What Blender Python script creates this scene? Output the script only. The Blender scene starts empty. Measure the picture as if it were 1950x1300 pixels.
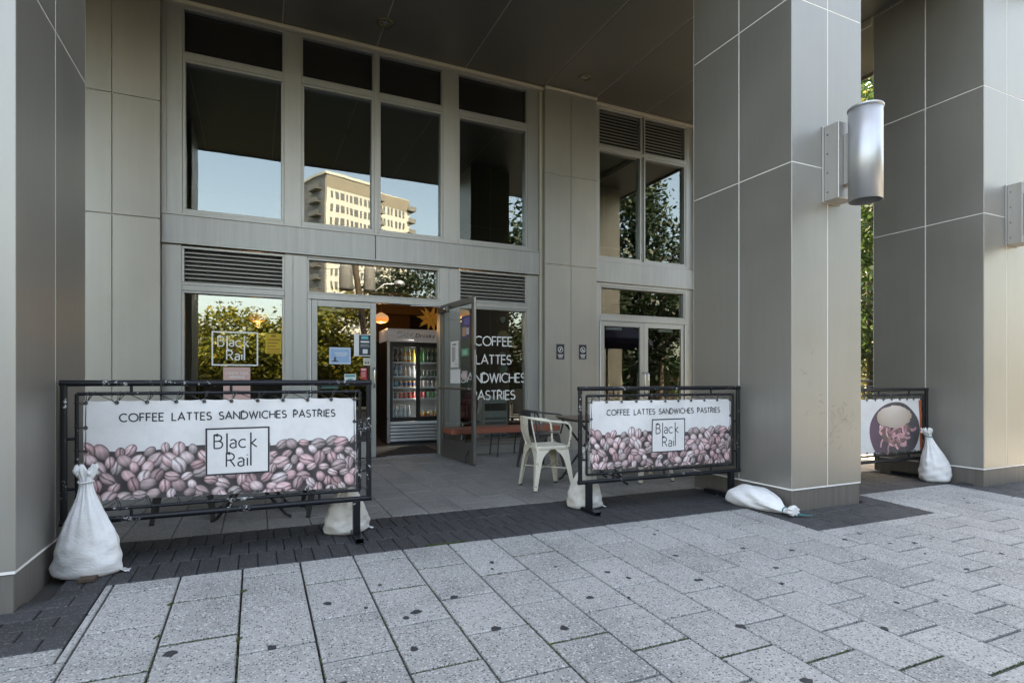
import bpy, math, random
from mathutils import Vector, Matrix
random.seed(7)
R = math.radians
SC = bpy.context.scene
COL = SC.collection

# ------------------------------------------------------------------ camera
cam = bpy.data.cameras.new('camera')
cam.lens = 19.72; cam.sensor_width = 36.0; cam.sensor_fit = 'HORIZONTAL'
cam.shift_y = 0.0374; cam.clip_start = 0.05; cam.clip_end = 1500
cam_o = bpy.data.objects.new('camera', cam); COL.objects.link(cam_o)
cam_o.location = (0, 0, 1.1); cam_o.rotation_euler = (R(90), 0, R(-24.5))
SC.camera = cam_o
# ------------------------------------------------------------------ sky + sun
SUN_EL, SUN_AZ = 50.0, 6.0            # azimuth measured from +Y towards +X
W = bpy.data.worlds.new('World'); SC.world = W; W.use_nodes = True
nt = W.node_tree; nt.nodes.clear()
sky = nt.nodes.new('ShaderNodeTexSky'); sky.sky_type = 'NISHITA'; sky.sun_disc = False
sky.sun_elevation = R(SUN_EL); sky.sun_rotation = R(SUN_AZ)
sky.air_density = 1.0; sky.dust_density = 4.0; sky.ozone_density = .6
bg = nt.nodes.new('ShaderNodeBackground'); bg.inputs[1].default_value = 0.15
wo = nt.nodes.new('ShaderNodeOutputWorld')
nt.links.new(sky.outputs[0], bg.inputs[0]); nt.links.new(bg.outputs[0], wo.inputs[0])
sl = bpy.data.lights.new('sun', 'SUN'); sl.energy = 4.0; sl.angle = R(0.5); sl.color = (1.0, .95, .87)
so = bpy.data.objects.new('sun', sl); COL.objects.link(so)
so.location = (0, 0, 60)
sd = Vector((math.sin(R(SUN_AZ))*math.cos(R(SUN_EL)), math.cos(R(SUN_AZ))*math.cos(R(SUN_EL)), math.sin(R(SUN_EL))))
so.rotation_euler = sd.to_track_quat('Z', 'Y').to_euler()
SC.view_settings.view_transform = 'Standard'; SC.view_settings.look = 'None'
SC.view_settings.gamma = 1.0; SC.view_settings.exposure = 3.12
SC.view_settings.use_white_balance = True; SC.view_settings.white_balance_temperature = 8800; SC.view_settings.white_balance_tint = 10
SC.cycles.max_bounces = 8; SC.cycles.transparent_max_bounces = 16
SC.cycles.glossy_bounces = 5; SC.cycles.diffuse_bounces = 4
SC.cycles.caustics_reflective = False; SC.cycles.caustics_refractive = False
SC.cycles.use_denoising = True

def gz(x, y):                       # ground height: a gentle cross fall, and the sidewalk falling to the kerb
    return -.006*(x+1) - .04*max(0.0, 3.65-max(y, -2.0))

# ------------------------------------------------------------------ materials
MATS = {}
def newmat(name):
    m = bpy.data.materials.new(name); m.use_nodes = True
    n = m.node_tree; n.nodes.clear()
    out = n.nodes.new('ShaderNodeOutputMaterial'); b = n.nodes.new('ShaderNodeBsdfPrincipled')
    n.links.new(b.outputs[0], out.inputs[0]); MATS[name] = m
    return m, n, b, out
def nd(n, t, **kw):
    x = n.nodes.new('ShaderNode'+t)
    for k, v in kw.items():
        if k in x.inputs.keys(): x.inputs[k].default_value = v
        else: setattr(x, k, v)
    return x
def ramp(n, src, stops):
    r = n.nodes.new('ShaderNodeValToRGB'); e = r.color_ramp.elements
    e[0].position, e[0].color = stops[0][0], (*stops[0][1], 1)
    e[1].position, e[1].color = stops[-1][0], (*stops[-1][1], 1)
    for p, c in stops[1:-1]:
        q = e.new(p); q.color = (*c, 1)
    n.links.new(src, r.inputs[0]); return r
def g3(v): return (v, v, v)
def coords(n, scale=(1, 1, 1), world=True):
    mp = n.nodes.new('ShaderNodeMapping'); mp.inputs['Scale'].default_value = scale
    if world: s = n.nodes.new('ShaderNodeNewGeometry').outputs['Position']
    else: s = n.nodes.new('ShaderNodeTexCoord').outputs['Object']
    n.links.new(s, mp.inputs[0]); return mp.outputs[0]
def mixc(n, fac, a, b, mode='MIX'):
    x = n.nodes.new('ShaderNodeMix'); x.data_type = 'RGBA'; x.blend_type = mode
    for s, v in ((x.inputs[0], fac), (x.inputs[6], a), (x.inputs[7], b)):
        if hasattr(v, 'links') or isinstance(v, bpy.types.NodeSocket): n.links.new(v, s)
        elif isinstance(v, (int, float)): s.default_value = v
        else: s.default_value = (*v, 1)
    return x.outputs[2]
def bump(n, b, h, strength=.3, dist=.01):
    x = n.nodes.new('ShaderNodeBump'); x.inputs['Strength'].default_value = strength; x.inputs['Distance'].default_value = dist
    n.links.new(h, x.inputs['Height']); n.links.new(x.outputs[0], b.inputs['Normal'])
def simple(name, col, rough=.5, metal=0., var=.12, scale=6., world=False, bumps=0., emis=None, estr=0., stretch=(1, 1, 1), objrand=0.):
    m, n, b, o = newmat(name)
    c = coords(n, stretch, world)
    nz = nd(n, 'TexNoise', Scale=scale, Detail=6.0, Roughness=.6); n.links.new(c, nz.inputs['Vector'])
    col_s = mixc(n, nz.outputs[0], tuple(v*(1-var) for v in col), tuple(min(1, v*(1+var)) for v in col))
    if objrand:
        oi = n.nodes.new('ShaderNodeObjectInfo')
        rr = ramp(n, oi.outputs['Random'], [(0, g3(1-objrand)), (1, g3(1+objrand))])
        col_s = mixc(n, 1.0, col_s, rr.outputs[0], 'MULTIPLY')
    n.links.new(col_s, b.inputs['Base Color'])
    rr = nd(n, 'MapRange'); rr.inputs[3].default_value = max(0, rough-.08); rr.inputs[4].default_value = min(1, rough+.08)
    n.links.new(nz.outputs[0], rr.inputs[0]); n.links.new(rr.outputs[0], b.inputs['Roughness'])
    b.inputs['Metallic'].default_value = metal
    if bumps: bump(n, b, nz.outputs[0], bumps, .01)
    if emis: b.inputs['Emission Color'].default_value = (*emis, 1); b.inputs['Emission Strength'].default_value = estr
    return m

# brushed architectural metal panels (facade, columns)
def metal_panel(name, col, rough, metal, streak=.10, rnd=.04, can=.10):
    m, n, b, o = newmat(name)
    c = coords(n, (9, 9, .45)); nz = nd(n, 'TexNoise', Scale=2.2, Detail=5.0, Roughness=.65); n.links.new(c, nz.inputs['Vector'])
    c2 = coords(n, (1, 1, 1)); nb = nd(n, 'TexNoise', Scale=1.1, Detail=3.0); n.links.new(c2, nb.inputs['Vector'])
    a = ramp(n, nz.outputs[0], [(.3, tuple(v*(1-streak) for v in col)), (.7, tuple(v*(1+streak) for v in col))])
    bb = ramp(n, nb.outputs[0], [(.3, g3(.92)), (.7, g3(1.06))])
    cs = mixc(n, 1., a.outputs[0], bb.outputs[0], 'MULTIPLY')
    oi = n.nodes.new('ShaderNodeObjectInfo'); orr = ramp(n, oi.outputs['Random'], [(0, g3(1-rnd)), (1, g3(1+rnd))])
    cs = mixc(n, 1., cs, orr.outputs[0], 'MULTIPLY')
    n.links.new(cs, b.inputs['Base Color'])
    rr = nd(n, 'MapRange'); rr.inputs[3].default_value = rough-.06; rr.inputs[4].default_value = rough+.08
    n.links.new(nb.outputs[0], rr.inputs[0]); n.links.new(rr.outputs[0], b.inputs['Roughness'])
    b.inputs['Metallic'].default_value = metal
    # faint oil-canning
    nf = nd(n, 'TexNoise', Scale=1.6, Detail=1.0); n.links.new(c2, nf.inputs['Vector'])
    if can: bump(n, b, nf.outputs[0], can, .05)
    return m
metal_panel('panel', (.34, .328, .300), .45, .62, .022, .035, .06)
metal_panel('frame_metal', (.36, .365, .355), .42, .6, .05, .03, .04)
metal_panel('beam_metal', (.34, .35, .345), .44, .55, .09, .03, .04)
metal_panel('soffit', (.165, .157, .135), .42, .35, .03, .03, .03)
metal_panel('plinth', (.15, .137, .122), .62, .15, .18)
metal_panel('lamp_alu', (.54, .55, .56), .48, .88, .03, .02, 0)
metal_panel('lamp_box', (.46, .44, .42), .42, .7, .04, .02, 0)
simple('sealant', (.84, .82, .78), .8, 0, .08, 8, True)
simple('trim_light', (.50, .46, .38), .55, .1, .1, 5, True)
simple('dark_gap', (.02, .02, .02), .9)
simple('louver', (.30, .295, .28), .42, .5, .08, 3, True)
simple('louver_back', (.03, .03, .03), .9)
simple('door_dark', (.13, .128, .12), .38, .6, .08, 3, False)
simple('chrome', (.62, .62, .62), .22, .95, .04)
simple('spandrel', (.012, .012, .012), .12, 0, .2, 2, True)

def glass(name, f0, tint, wav=.004):
    m = bpy.data.materials.new(name); m.use_nodes = True; n = m.node_tree; n.nodes.clear(); MATS[name] = m
    out = n.nodes.new('ShaderNodeOutputMaterial'); mx = n.nodes.new('ShaderNodeMixShader')
    tr = nd(n, 'BsdfTransparent'); tr.inputs[0].default_value = (*tint, 1)
    gl = nd(n, 'BsdfGlossy'); gl.inputs['Roughness'].default_value = 0.0; gl.inputs['Color'].default_value = (.93, .96, .95, 1)
    lw = nd(n, 'LayerWeight'); lw.inputs['Blend'].default_value = .5
    pw = nd(n, 'Math', operation='POWER'); pw.inputs[1].default_value = 5.0; n.links.new(lw.outputs['Facing'], pw.inputs[0])
    fr = nd(n, 'MapRange'); fr.inputs[3].default_value = f0; fr.inputs[4].default_value = 1.0; n.links.new(pw.outputs[0], fr.inputs[0])
    c = coords(n, (1, 1, .7)); nz = nd(n, 'TexNoise', Scale=2.3, Detail=1.0); n.links.new(c, nz.inputs['Vector'])
    bp = n.nodes.new('ShaderNodeBump'); bp.inputs['Strength'].default_value = wav; bp.inputs['Distance'].default_value = .2
    n.links.new(nz.outputs[0], bp.inputs['Height']); n.links.new(bp.outputs[0], gl.inputs['Normal'])
    n.links.new(fr.outputs[0], mx.inputs[0]); n.links.new(tr.outputs[0], mx.inputs[1]); n.links.new(gl.outputs[0], mx.inputs[2])
    n.links.new(mx.outputs[0], out.inputs[0])
glass('glass_upper', .145, (.50, .58, .55), .0026)
glass('glass_street', .165, (.60, .64, .63), .003)
glass('glass_shop', .13, (.68, .72, .71), .003)
glass('glass_door', .05, (.90, .92, .91), .003)
glass('glass_fridge', .02, (.96, .97, .97), .0)

# light exposed-aggregate pavers
def paver(name, base, dark, light, amount, gray=.10):
    m, n, b, o = newmat(name)
    c = coords(n)
    v1 = nd(n, 'TexVoronoi', Scale=98.0); n.links.new(c, v1.inputs['Vector'])
    v2 = nd(n, 'TexVoronoi', Scale=150.0); n.links.new(c, v2.inputs['Vector'])
    nl = nd(n, 'TexNoise', Scale=1.7, Detail=5.0, Roughness=.6); n.links.new(c, nl.inputs['Vector'])
    nf = nd(n, 'TexNoise', Scale=220.0, Detail=2.0); n.links.new(c, nf.inputs['Vector'])
    oi = n.nodes.new('ShaderNodeObjectInfo'); orr = ramp(n, oi.outputs['Random'], [(0, g3(1-gray)), (1, g3(1+gray*.7))])
    bc = ramp(n, nl.outputs[0], [(.30, tuple(x*.72 for x in base)), (.5, base), (.75, tuple(x*1.08 for x in base))])
    fine = ramp(n, nf.outputs[0], [(.3, g3(.86)), (.7, g3(1.12))])
    cs = mixc(n, 1., bc.outputs[0], fine.outputs[0], 'MULTIPLY')
    cs = mixc(n, 1., cs, orr.outputs[0], 'MULTIPLY')
    # each cell's colour decides: dark chip, light chip or matrix
    sp = n.nodes.new('ShaderNodeSeparateColor'); n.links.new(v1.outputs['Color'], sp.inputs[0])
    f1 = ramp(n, sp.outputs[0], [(amount-.01, g3(1)), (amount+.01, g3(0))])
    d1 = ramp(n, v1.outputs['Distance'], [(.30, g3(1)), (.52, g3(0))])
    fa = mixc(n, 1., f1.outputs[0], d1.outputs[0], 'MULTIPLY')
    cs = mixc(n, fa, cs, dark)
    sp2 = n.nodes.new('ShaderNodeSeparateColor'); n.links.new(v2.outputs['Color'], sp2.inputs[0])
    f2 = ramp(n, sp2.outputs[1], [(.10, g3(1)), (.12, g3(0))])
    cs = mixc(n, f2.outputs[0], cs, light)
    n.links.new(cs, b.inputs['Base Color']); b.inputs['Roughness'].default_value = .78
    bump(n, b, nf.outputs[0], .25, .002)
paver('paver_light', (.310, .308, .296), (.05, .05, .053), (.46, .46, .45), .30, .11)
paver('paver_dark', (.034, .034, .037), (.018, .018, .02), (.085, .085, .085), .18, .22)
paver('paver_terrace', (.22, .21, .195), (.09, .09, .09), (.33, .32, .30), .16, .12)
simple('joint_bed', (.045, .043, .038), .95, 0, .4, 9, True, .3)
simple('moss', (.07, .095, .03), .9, 0, .5, 30, True)
simple('gum', (.028, .028, .031), .7, 0, .3, 30, True)
simple('asphalt', (.05, .05, .052), .9, 0, .2, 40, True, .3)
simple('concrete', (.22, .22, .21), .9, 0, .12, 4, True, .1)
simple('verge', (.075, .08, .06), .95, 0, .3, .5, True, .1)

# chipped black paint
def chipped(name, col, chip, thr):
    m, n, b, o = newmat(name); c = coords(n, (1, 1, 1), True)
    nz = nd(n, 'TexNoise', Scale=38.0, Detail=8.0, Roughness=.72); n.links.new(c, nz.inputs['Vector'])
    ng = nd(n, 'TexNoise', Scale=5.0, Detail=2.0); n.links.new(c, ng.inputs['Vector'])
    mm = nd(n, 'Math', operation='MULTIPLY_ADD'); mm.inputs[1].default_value = .55; mm.inputs[2].default_value = 0
    n.links.new(ng.outputs[0], mm.inputs[0])
    ad = nd(n, 'Math', operation='ADD'); n.links.new(nz.outputs[0], ad.inputs[0]); n.links.new(mm.outputs[0], ad.inputs[1])
    f = ramp(n, ad.outputs[0], [(thr, g3(0)), (thr+.015, g3(1))])
    n.links.new(mixc(n, f.outputs[0], col, chip), b.inputs['Base Color'])
    b.inputs['Roughness'].default_value = .36; b.inputs['Specular IOR Level'].default_value = .35; bump(n, b, f.outputs[0], -.25, .004)
chipped('black_paint', (.006, .0075, .011), (.50, .50, .49), .915)
chipped('chair_white', (.78, .72, .59), (.20, .10, .05), .925)
chipped('chair_grey', (.075, .075, .078), (.20, .13, .09), .99)
MATS['chair_grey'].node_tree.nodes['Principled BSDF'].inputs['Metallic'].default_value = .6
simple('rubber', (.02, .02, .02), .8)
simple('table_black', (.016, .016, .017), .45)
simple('wood_bench', (.24, .075, .045), .45, 0, .35, 5, False, .1, stretch=(1, 9, 9))
simple('wood_top', (.16, .12, .09), .5, 0, .3, 4, False, .05, stretch=(1, 8, 8))
simple('wood_box', (.07, .045, .03), .7, 0, .3, 5)
simple('cord_dark', (.05, .05, .05), .7)
simple('eyelet', (.10, .10, .10), .4, .5)
simple('ink', (.022, .023, .030), .6, 0, .1)
simple('white_vinyl', (.82, .84, .83), .5, 0, .03)
simple('teal_cord', (.03, .16, .15), .7)

def cloth(name, col, dirt, wscale, wave=.15, crease=.14):
    m, n, b, o = newmat(name); c = coords(n, (1, 1, 1), False)
    w1 = nd(n, 'TexWave', Scale=wscale); w1.bands_direction = 'X'; n.links.new(c, w1.inputs['Vector'])
    w2 = nd(n, 'TexWave', Scale=wscale); w2.bands_direction = 'Z'; n.links.new(c, w2.inputs['Vector'])
    nz = nd(n, 'TexNoise', Scale=5.0, Detail=6.0, Roughness=.65); n.links.new(c, nz.inputs['Vector'])
    dd = ramp(n, nz.outputs[0], [(.36, dirt), (.58, col)])
    n.links.new(dd.outputs[0], b.inputs['Base Color']); b.inputs['Roughness'].default_value = .62
    b.inputs['Sheen Weight'].default_value = .1
    mx = mixc(n, .5, w1.outputs[0], w2.outputs[0])
    cr = nd(n, 'TexNoise', Scale=9.0, Detail=3.0, Distortion=1.2); n.links.new(coords(n, (1.0, 1.0, 2.2), False), cr.inputs['Vector'])
    rg = ramp(n, cr.outputs[0], [(.40, g3(0)), (.5, g3(1)), (.60, g3(0))])
    b1 = n.nodes.new('ShaderNodeBump'); b1.inputs['Strength'].default_value = crease; b1.inputs['Distance'].default_value = .012
    n.links.new(rg.outputs[0], b1.inputs['Height'])
    b2 = n.nodes.new('ShaderNodeBump'); b2.inputs['Strength'].default_value = wave; b2.inputs['Distance'].default_value = .002
    n.links.new(mx, b2.inputs['Height']); n.links.new(b1.outputs[0], b2.inputs['Normal']); n.links.new(b2.outputs[0], b.inputs['Normal'])
    return m
cloth('sack', (.78, .78, .78), (.66, .655, .64), 90)
cloth('sack_old', (.66, .64, .60), (.50, .45, .38), 90)
cloth('banner', (.74, .73, .72), (.67, .66, .655), 60, .08, .05)

def vcol(name, rough=.55):
    m, n, b, o = newmat(name)
    a = n.nodes.new('ShaderNodeVertexColor'); a.layer_name = 'Col'
    n.links.new(a.outputs[0], b.inputs['Base Color']); b.inputs['Roughness'].default_value = rough
vcol('print'); vcol('goods', .25)

def leafmat(name, c1, c2, c3):
    m = bpy.data.materials.new(name); m.use_nodes = True; n = m.node_tree; n.nodes.clear(); MATS[name] = m
    out = n.nodes.new('ShaderNodeOutputMaterial'); mx = n.nodes.new('ShaderNodeMixShader'); mx.inputs[0].default_value = .35
    df = nd(n, 'BsdfPrincipled'); df.inputs['Roughness'].default_value = .45; tl = nd(n, 'BsdfTranslucent')
    a = n.nodes.new('ShaderNodeVertexColor'); a.layer_name = 'Col'
    sp = n.nodes.new('ShaderNodeSeparateColor'); n.links.new(a.outputs[0], sp.inputs[0])
    r = ramp(n, sp.outputs[0], [(0, c1), (.55, c2), (1, c3)])
    n.links.new(r.outputs[0], df.inputs['Base Color']); n.links.new(r.outputs[0], tl.inputs[0])
    n.links.new(df.outputs[0], mx.inputs[1]); n.links.new(tl.outputs[0], mx.inputs[2]); n.links.new(mx.outputs[0], out.inputs[0])
leafmat('leaf_a', (.035, .06, .012), (.16, .17, .025), (.42, .34, .045))
leafmat('leaf_b', (.02, .05, .015), (.045, .09, .02), (.09, .14, .03))
leafmat('leaf_shaded', (.006, .016, .006), (.014, .032, .010), (.03, .055, .015))  # darkened foliage: shade on the mirrored trees is put into the leaf colour
simple('bark', (.085, .065, .05), .9, 0, .3, 8, False, .4, stretch=(6, 6, 1))

# ------------------------------------------------------------------ mesh helpers
class MB:
    def __init__(s): s.v = []; s.f = []; s.c = []; s.sm = []; s.mi = []
    def add(s, verts, faces, col=None, smooth=False, mi=0):
        o = len(s.v); s.v += [tuple(v) for v in verts]; s.f += [tuple(i+o for i in f) for f in faces]
        s.sm += [smooth]*len(faces); s.mi += [mi]*len(faces)
        if col is not None:
            s.c += (col if isinstance(col, list) else [col]*len(verts))
        return s
    def box(s, x0, x1, y0, y1, z0, z1, ch=0., col=None, mi=0, M=None):
        if ch <= 0:
            v = [(x, y, z) for z in (z0, z1) for y in (y0, y1) for x in (x0, x1)]
            f = [(0, 2, 3, 1), (4, 5, 7, 6), (0, 1, 5, 4), (2, 6, 7, 3), (0, 4, 6, 2), (1, 3, 7, 5)]
        else:
            v = []; idx = {}
            X, Y, Z = (x0, x1), (y0, y1), (z0, z1)
            for i in (0, 1):
                for j in (0, 1):
                    for k in (0, 1):
                        sx, sy, sz = (1 if i == 0 else -1), (1 if j == 0 else -1), (1 if k == 0 else -1)
                        for a, d in enumerate(((0, ch*sy, ch*sz), (ch*sx, 0, ch*sz), (ch*sx, ch*sy, 0))):
                            idx[i, j, k, a] = len(v); v.append((X[i]+d[0], Y[j]+d[1], Z[k]+d[2]))
            f = []
            for i in (0, 1):
                q = [idx[i, 0, 0, 0], idx[i, 0, 1, 0], idx[i, 1, 1, 0], idx[i, 1, 0, 0]]; f.append(tuple(q if i == 0 else q[::-1]))
                q = [idx[0, i, 0, 1], idx[1, i, 0, 1], idx[1, i, 1, 1], idx[0, i, 1, 1]]; f.append(tuple(q if i == 0 else q[::-1]))
                q = [idx[0, 0, i, 2], idx[0, 1, i, 2], idx[1, 1, i, 2], idx[1, 0, i, 2]]; f.append(tuple(q if i == 0 else q[::-1]))
            for i in (0, 1):
                for j in (0, 1):
                    fl = (i+j) % 2
                    q = [idx[i, j, 0, 0], idx[i, j, 0, 1], idx[i, j, 1, 1], idx[i, j, 1, 0]]; f.append(tuple(q if fl else q[::-1]))
                    q = [idx[i, 0, j, 0], idx[i, 0, j, 2], idx[i, 1, j, 2], idx[i, 1, j, 0]]; f.append(tuple(q[::-1] if fl else q))
                    q = [idx[0, i, j, 1], idx[0, i, j, 2], idx[1, i, j, 2], idx[1, i, j, 1]]; f.append(tuple(q if fl else q[::-1]))
                    for k in (0, 1):
                        q = [idx[i, j, k, 0], idx[i, j, k, 1], idx[i, j, k, 2]]; f.append(tuple(q))
        if M is not None: v = [tuple(M @ Vector(p)) for p in v]
        return s.add(v, f, col, False, mi)
    def tube(s, pts, r, seg=8, closed=False, caps=True, col=None, up=(0, 0, 1), prof=None):
        P = [Vector(p) for p in pts]; n = len(P); rr = r if isinstance(r, (list, tuple)) else [r]*n
        v = []; prev = None
        for i, p in enumerate(P):
            if closed: t = (P[(i+1) % n]-P[i-1])
            else: t = (P[min(i+1, n-1)]-P[max(i-1, 0)])
            t.normalize()
            if prev is None:
                u = Vector(up); u = u-t*u.dot(t)
                if u.length < 1e-3: u = Vector((1, 0, 0)); u = u-t*u.dot(t)
                u.normalize()
            else:
                u = prev-t*prev.dot(t)
                if u.length < 1e-4: u = prev
                u.normalize()
            prev = u; w = t.cross(u)
            for k in range(seg):
                a = 2*math.pi*k/seg
                ca, sa = math.cos(a), math.sin(a)
                if prof: ca, sa = prof(a)
                v.append(p+u*(ca*rr[i])+w*(sa*rr[i]))
        f = []
        m = n if closed else n-1
        for i in range(m):
            a, b = i*seg, ((i+1) % n)*seg
            for k in range(seg): f.append((a+k, a+(k+1) % seg, b+(k+1) % seg, b+k))
        s.add(v, f, col, True)
        if caps and not closed:
            s.add([v[k] for k in range(seg)], [tuple(range(seg))[::-1]], col)
            s.add([v[(n-1)*seg+k] for k in range(seg)], [tuple(range(seg))], col)
        return s
    def lathe(s, prof, seg=16, cx=0, cy=0, col=None, smooth=True, caps=True):
        v = []; cs = []
        for i, p in enumerate(prof):
            for k in range(seg):
                a = 2*math.pi*k/seg; v.append((cx+p[0]*math.cos(a), cy+p[0]*math.sin(a), p[1]))
                if col is not None: cs.append(col[i] if isinstance(col, list) else col)
        f = []
        for i in range(len(prof)-1):
            for k in range(seg): f.append((i*seg+k, i*seg+(k+1) % seg, (i+1)*seg+(k+1) % seg, (i+1)*seg+k))
        s.add(v, f, cs if col is not None else None, smooth)
        if caps:
            s.add(v[:seg], [tuple(range(seg))[::-1]], cs[:seg] if col is not None else None)
            s.add(v[-seg:], [tuple(range(seg))], cs[-seg:] if col is not None else None)
        return s
    def mesh(s, name):
        m = bpy.data.meshes.new(name); m.from_pydata(s.v, [], s.f)
        m.polygons.foreach_set('use_smooth', s.sm); m.polygons.foreach_set('material_index', s.mi)
        if s.c:
            at = m.color_attributes.new('Col', 'FLOAT_COLOR', 'POINT')
            flat = []
            for c in s.c: flat += [c[0], c[1], c[2], 1.0]
            at.data.foreach_set('color', flat)
        m.update(); return m
def mat(o, mats):
    for m in (mats if isinstance(mats, (list, tuple)) else [mats]): o.data.materials.append(MATS[m])
def O(name, mb, mats, parent=None, loc=(0, 0, 0), rot=(0, 0, 0), kind=None, label=None, cat=None, group=None):
    me = mb if isinstance(mb, bpy.types.Mesh) else mb.mesh(name)
    o = bpy.data.objects.new(name, me); COL.objects.link(o)
    if not me.materials and mats: mat(o, mats)
    o.location = loc; o.rotation_euler = rot; o.parent = parent
    tag(o, label, cat, group, kind); return o
def tag(o, label=None, cat=None, group=None, kind=None):
    if label: o['label'] = label
    if cat: o['category'] = cat
    if group: o['group'] = group
    if kind: o['kind'] = kind
    return o
def thing(name, label, cat, loc=(0, 0, 0), rz=0, group=None, kind=None):
    o = bpy.data.objects.new(name, None); COL.objects.link(o); o.empty_display_size = .1
    o.location = loc; o.rotation_euler = (0, 0, rz); return tag(o, label, cat, group, kind)
def B(name, m, parent, x0, x1, y0, y1, z0, z1, ch=.003, **kw):
    return O(name, MB().box(x0, x1, y0, y1, z0, z1, ch), m, parent, **kw)
def dup(root, loc, rz, label, cat=None, group=None):
    def rec(o, p):
        c = o.copy(); COL.objects.link(c); c.parent = p
        for ch in [x for x in ALLKIDS.get(o.name, [])]: rec(ch, c)
        return c
    ALLKIDS.clear()
    for x in COL.objects:
        if x.parent: ALLKIDS.setdefault(x.parent.name, []).append(x)
    r = rec(root, None); r.location = loc; r.rotation_euler = (0, 0, rz); r['label'] = label
    if cat: r['category'] = cat
    if group: r['group'] = group
    return r
ALLKIDS = {}

# ------------------------------------------------------------------ stroke lettering (monoline)
def arc(cx, cy, rx, ry, a0, a1, n=14):
    return [(cx+rx*math.cos(R(a0+(a1-a0)*i/n)), cy+ry*math.sin(R(a0+(a1-a0)*i/n))) for i in range(n+1)]
GLY = {
 'A': (.80, [[(0, 0), (.40, 1), (.80, 0)], [(.14, .34), (.66, .34)]]),
 'C': (.80, [arc(.47, .5, .47, .5, 48, 312, 22)]),
 'D': (.78, [[(0, 0), (0, 1), (.28, 1)]+arc(.28, .5, .50, .5, 90, -90, 18)+[(.28, 0), (0, 0)]]),
 'E': (.52, [[(.52, 1), (0, 1), (0, 0), (.52, 0)], [(0, .53), (.46, .53)]]),
 'F': (.50, [[(.50, 1), (0, 1), (0, 0)], [(0, .52), (.44, .52)]]),
 'G': (.88, [arc(.48, .5, .48, .5, 48, 360, 24)[:-5]+[(.90, .08), (.90, .46), (.55, .46)]]),
 'H': (.70, [[(0, 0), (0, 1)], [(.70, 0), (.70, 1)], [(0, .52), (.70, .52)]]),
 'I': (.12, [[(.06, 0), (.06, 1)]]),
 'L': (.48, [[(0, 1), (0, 0), (.48, 0)]]),
 'N': (.76, [[(0, 0), (0, 1), (.76, 0), (.76, 1)]]),
 'O': (1.0, [arc(.5, .5, .5, .5, 90, 450, 30)]),
 'P': (.54, [[(0, 0), (0, 1), (.25, 1)]+arc(.25, .73, .28, .27, 90, -90, 12)+[(.25, .46), (0, .46)]]),
 'R': (.58, [[(0, 0), (0, 1), (.25, 1)]+arc(.25, .74, .28, .26, 90, -90, 12)+[(.25, .48), (0, .48)], [(.27, .48), (.58, 0)]]),
 'S': (.54, [arc(.27, .75, .24, .25, 35, 250, 14)[:-1]+arc(.27, .26, .27, .26, 85, -150, 16)]),
 'T': (.62, [[(0, 1), (.62, 1)], [(.31, 1), (.31, 0)]]),
 'W': (1.08, [[(0, 1), (.28, 0), (.54, .95), (.80, 0), (1.08, 1)]]),
 'B': (.58, [[(0, 0), (0, 1), (.27, 1)]+arc(.27, .77, .23, .23, 90, -90, 10)+[(0, .54)], [(.27, .54)]+arc(.28, .27, .28, .27, 90, -90, 12)+[(0, 0)]]),
 'a': (.46, [arc(.23, .44, .20, .19, 150, 0, 10)+[(.43, .44), (.43, 0)], arc(.24, .17, .21, .17, 60, 360, 16)[:-2]]),
 'c': (.46, [arc(.30, .31, .29, .31, 50, 310, 18)]),
 'i': (.02, [[(0, 0), (0, .60)], [(0, .80), (0, .86)]]),
 'k': (.40, [[(.36, .62), (.03, .30), (.40, 0)]]),
 ' ': (.55, []),
}
def stroke2d(pts, w, maxl):
    P = []
    for i in range(len(pts)-1):
        a, b = Vector(pts[i]), Vector(pts[i+1]); L = (b-a).length
        k = max(1, int(math.ceil(L/maxl)))
        P += [a+(b-a)*(j/k) for j in range(k)]
    P.append(Vector(pts[-1]))
    closed = (P[0]-P[-1]).length < 1e-5 and len(P) > 3
    n = len(P); v = []
    for i in range(n):
        if closed and i in (0, n-1): d0, d1 = (P[-1]-P[-2]).normalized(), (P[1]-P[0]).normalized()
        else:
            d0 = (P[i]-P[i-1]).normalized() if i > 0 else None
            d1 = (P[i+1]-P[i]).normalized() if i < n-1 else None
            d0 = d0 or d1; d1 = d1 or d0
        t = (d0+d1)
        if t.length < 1e-4: t = d1.copy()
        t.normalize(); nn = Vector((-t.y, t.x)); c = max(.38, nn.dot(Vector((-d1.y, d1.x))))
        nn *= w/c; v += [P[i]+nn, P[i]-nn]
    f = [(2*i, 2*i+1, 2*i+3, 2*i+2) for i in range(n-1)]
    return v, f
def text_width(s, h, sp): return sum(GLY[c][0]+sp for c in s)*h - sp*h
def lettering(mb, s, h, x, z, w, place, sp=.22, align='c', extra=None, col=None):
    tw = text_width(s, h, sp)
    cx = x-tw/2 if align == 'c' else (x-tw if align == 'r' else x)
    for ch in s:
        gw, st = GLY[ch]
        for pl in st:
            v, f = stroke2d([(cx+a*h, z+b*h) for a, b in pl], w, .04)
            mb.add([place(p.x, p.y) for p in v], f, col)
        cx += (gw+sp)*h
def strokes(mb, pl, w, place, col=None):
    v, f = stroke2d(pl, w, .04); mb.add([place(p.x, p.y) for p in v], f, col)
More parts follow.
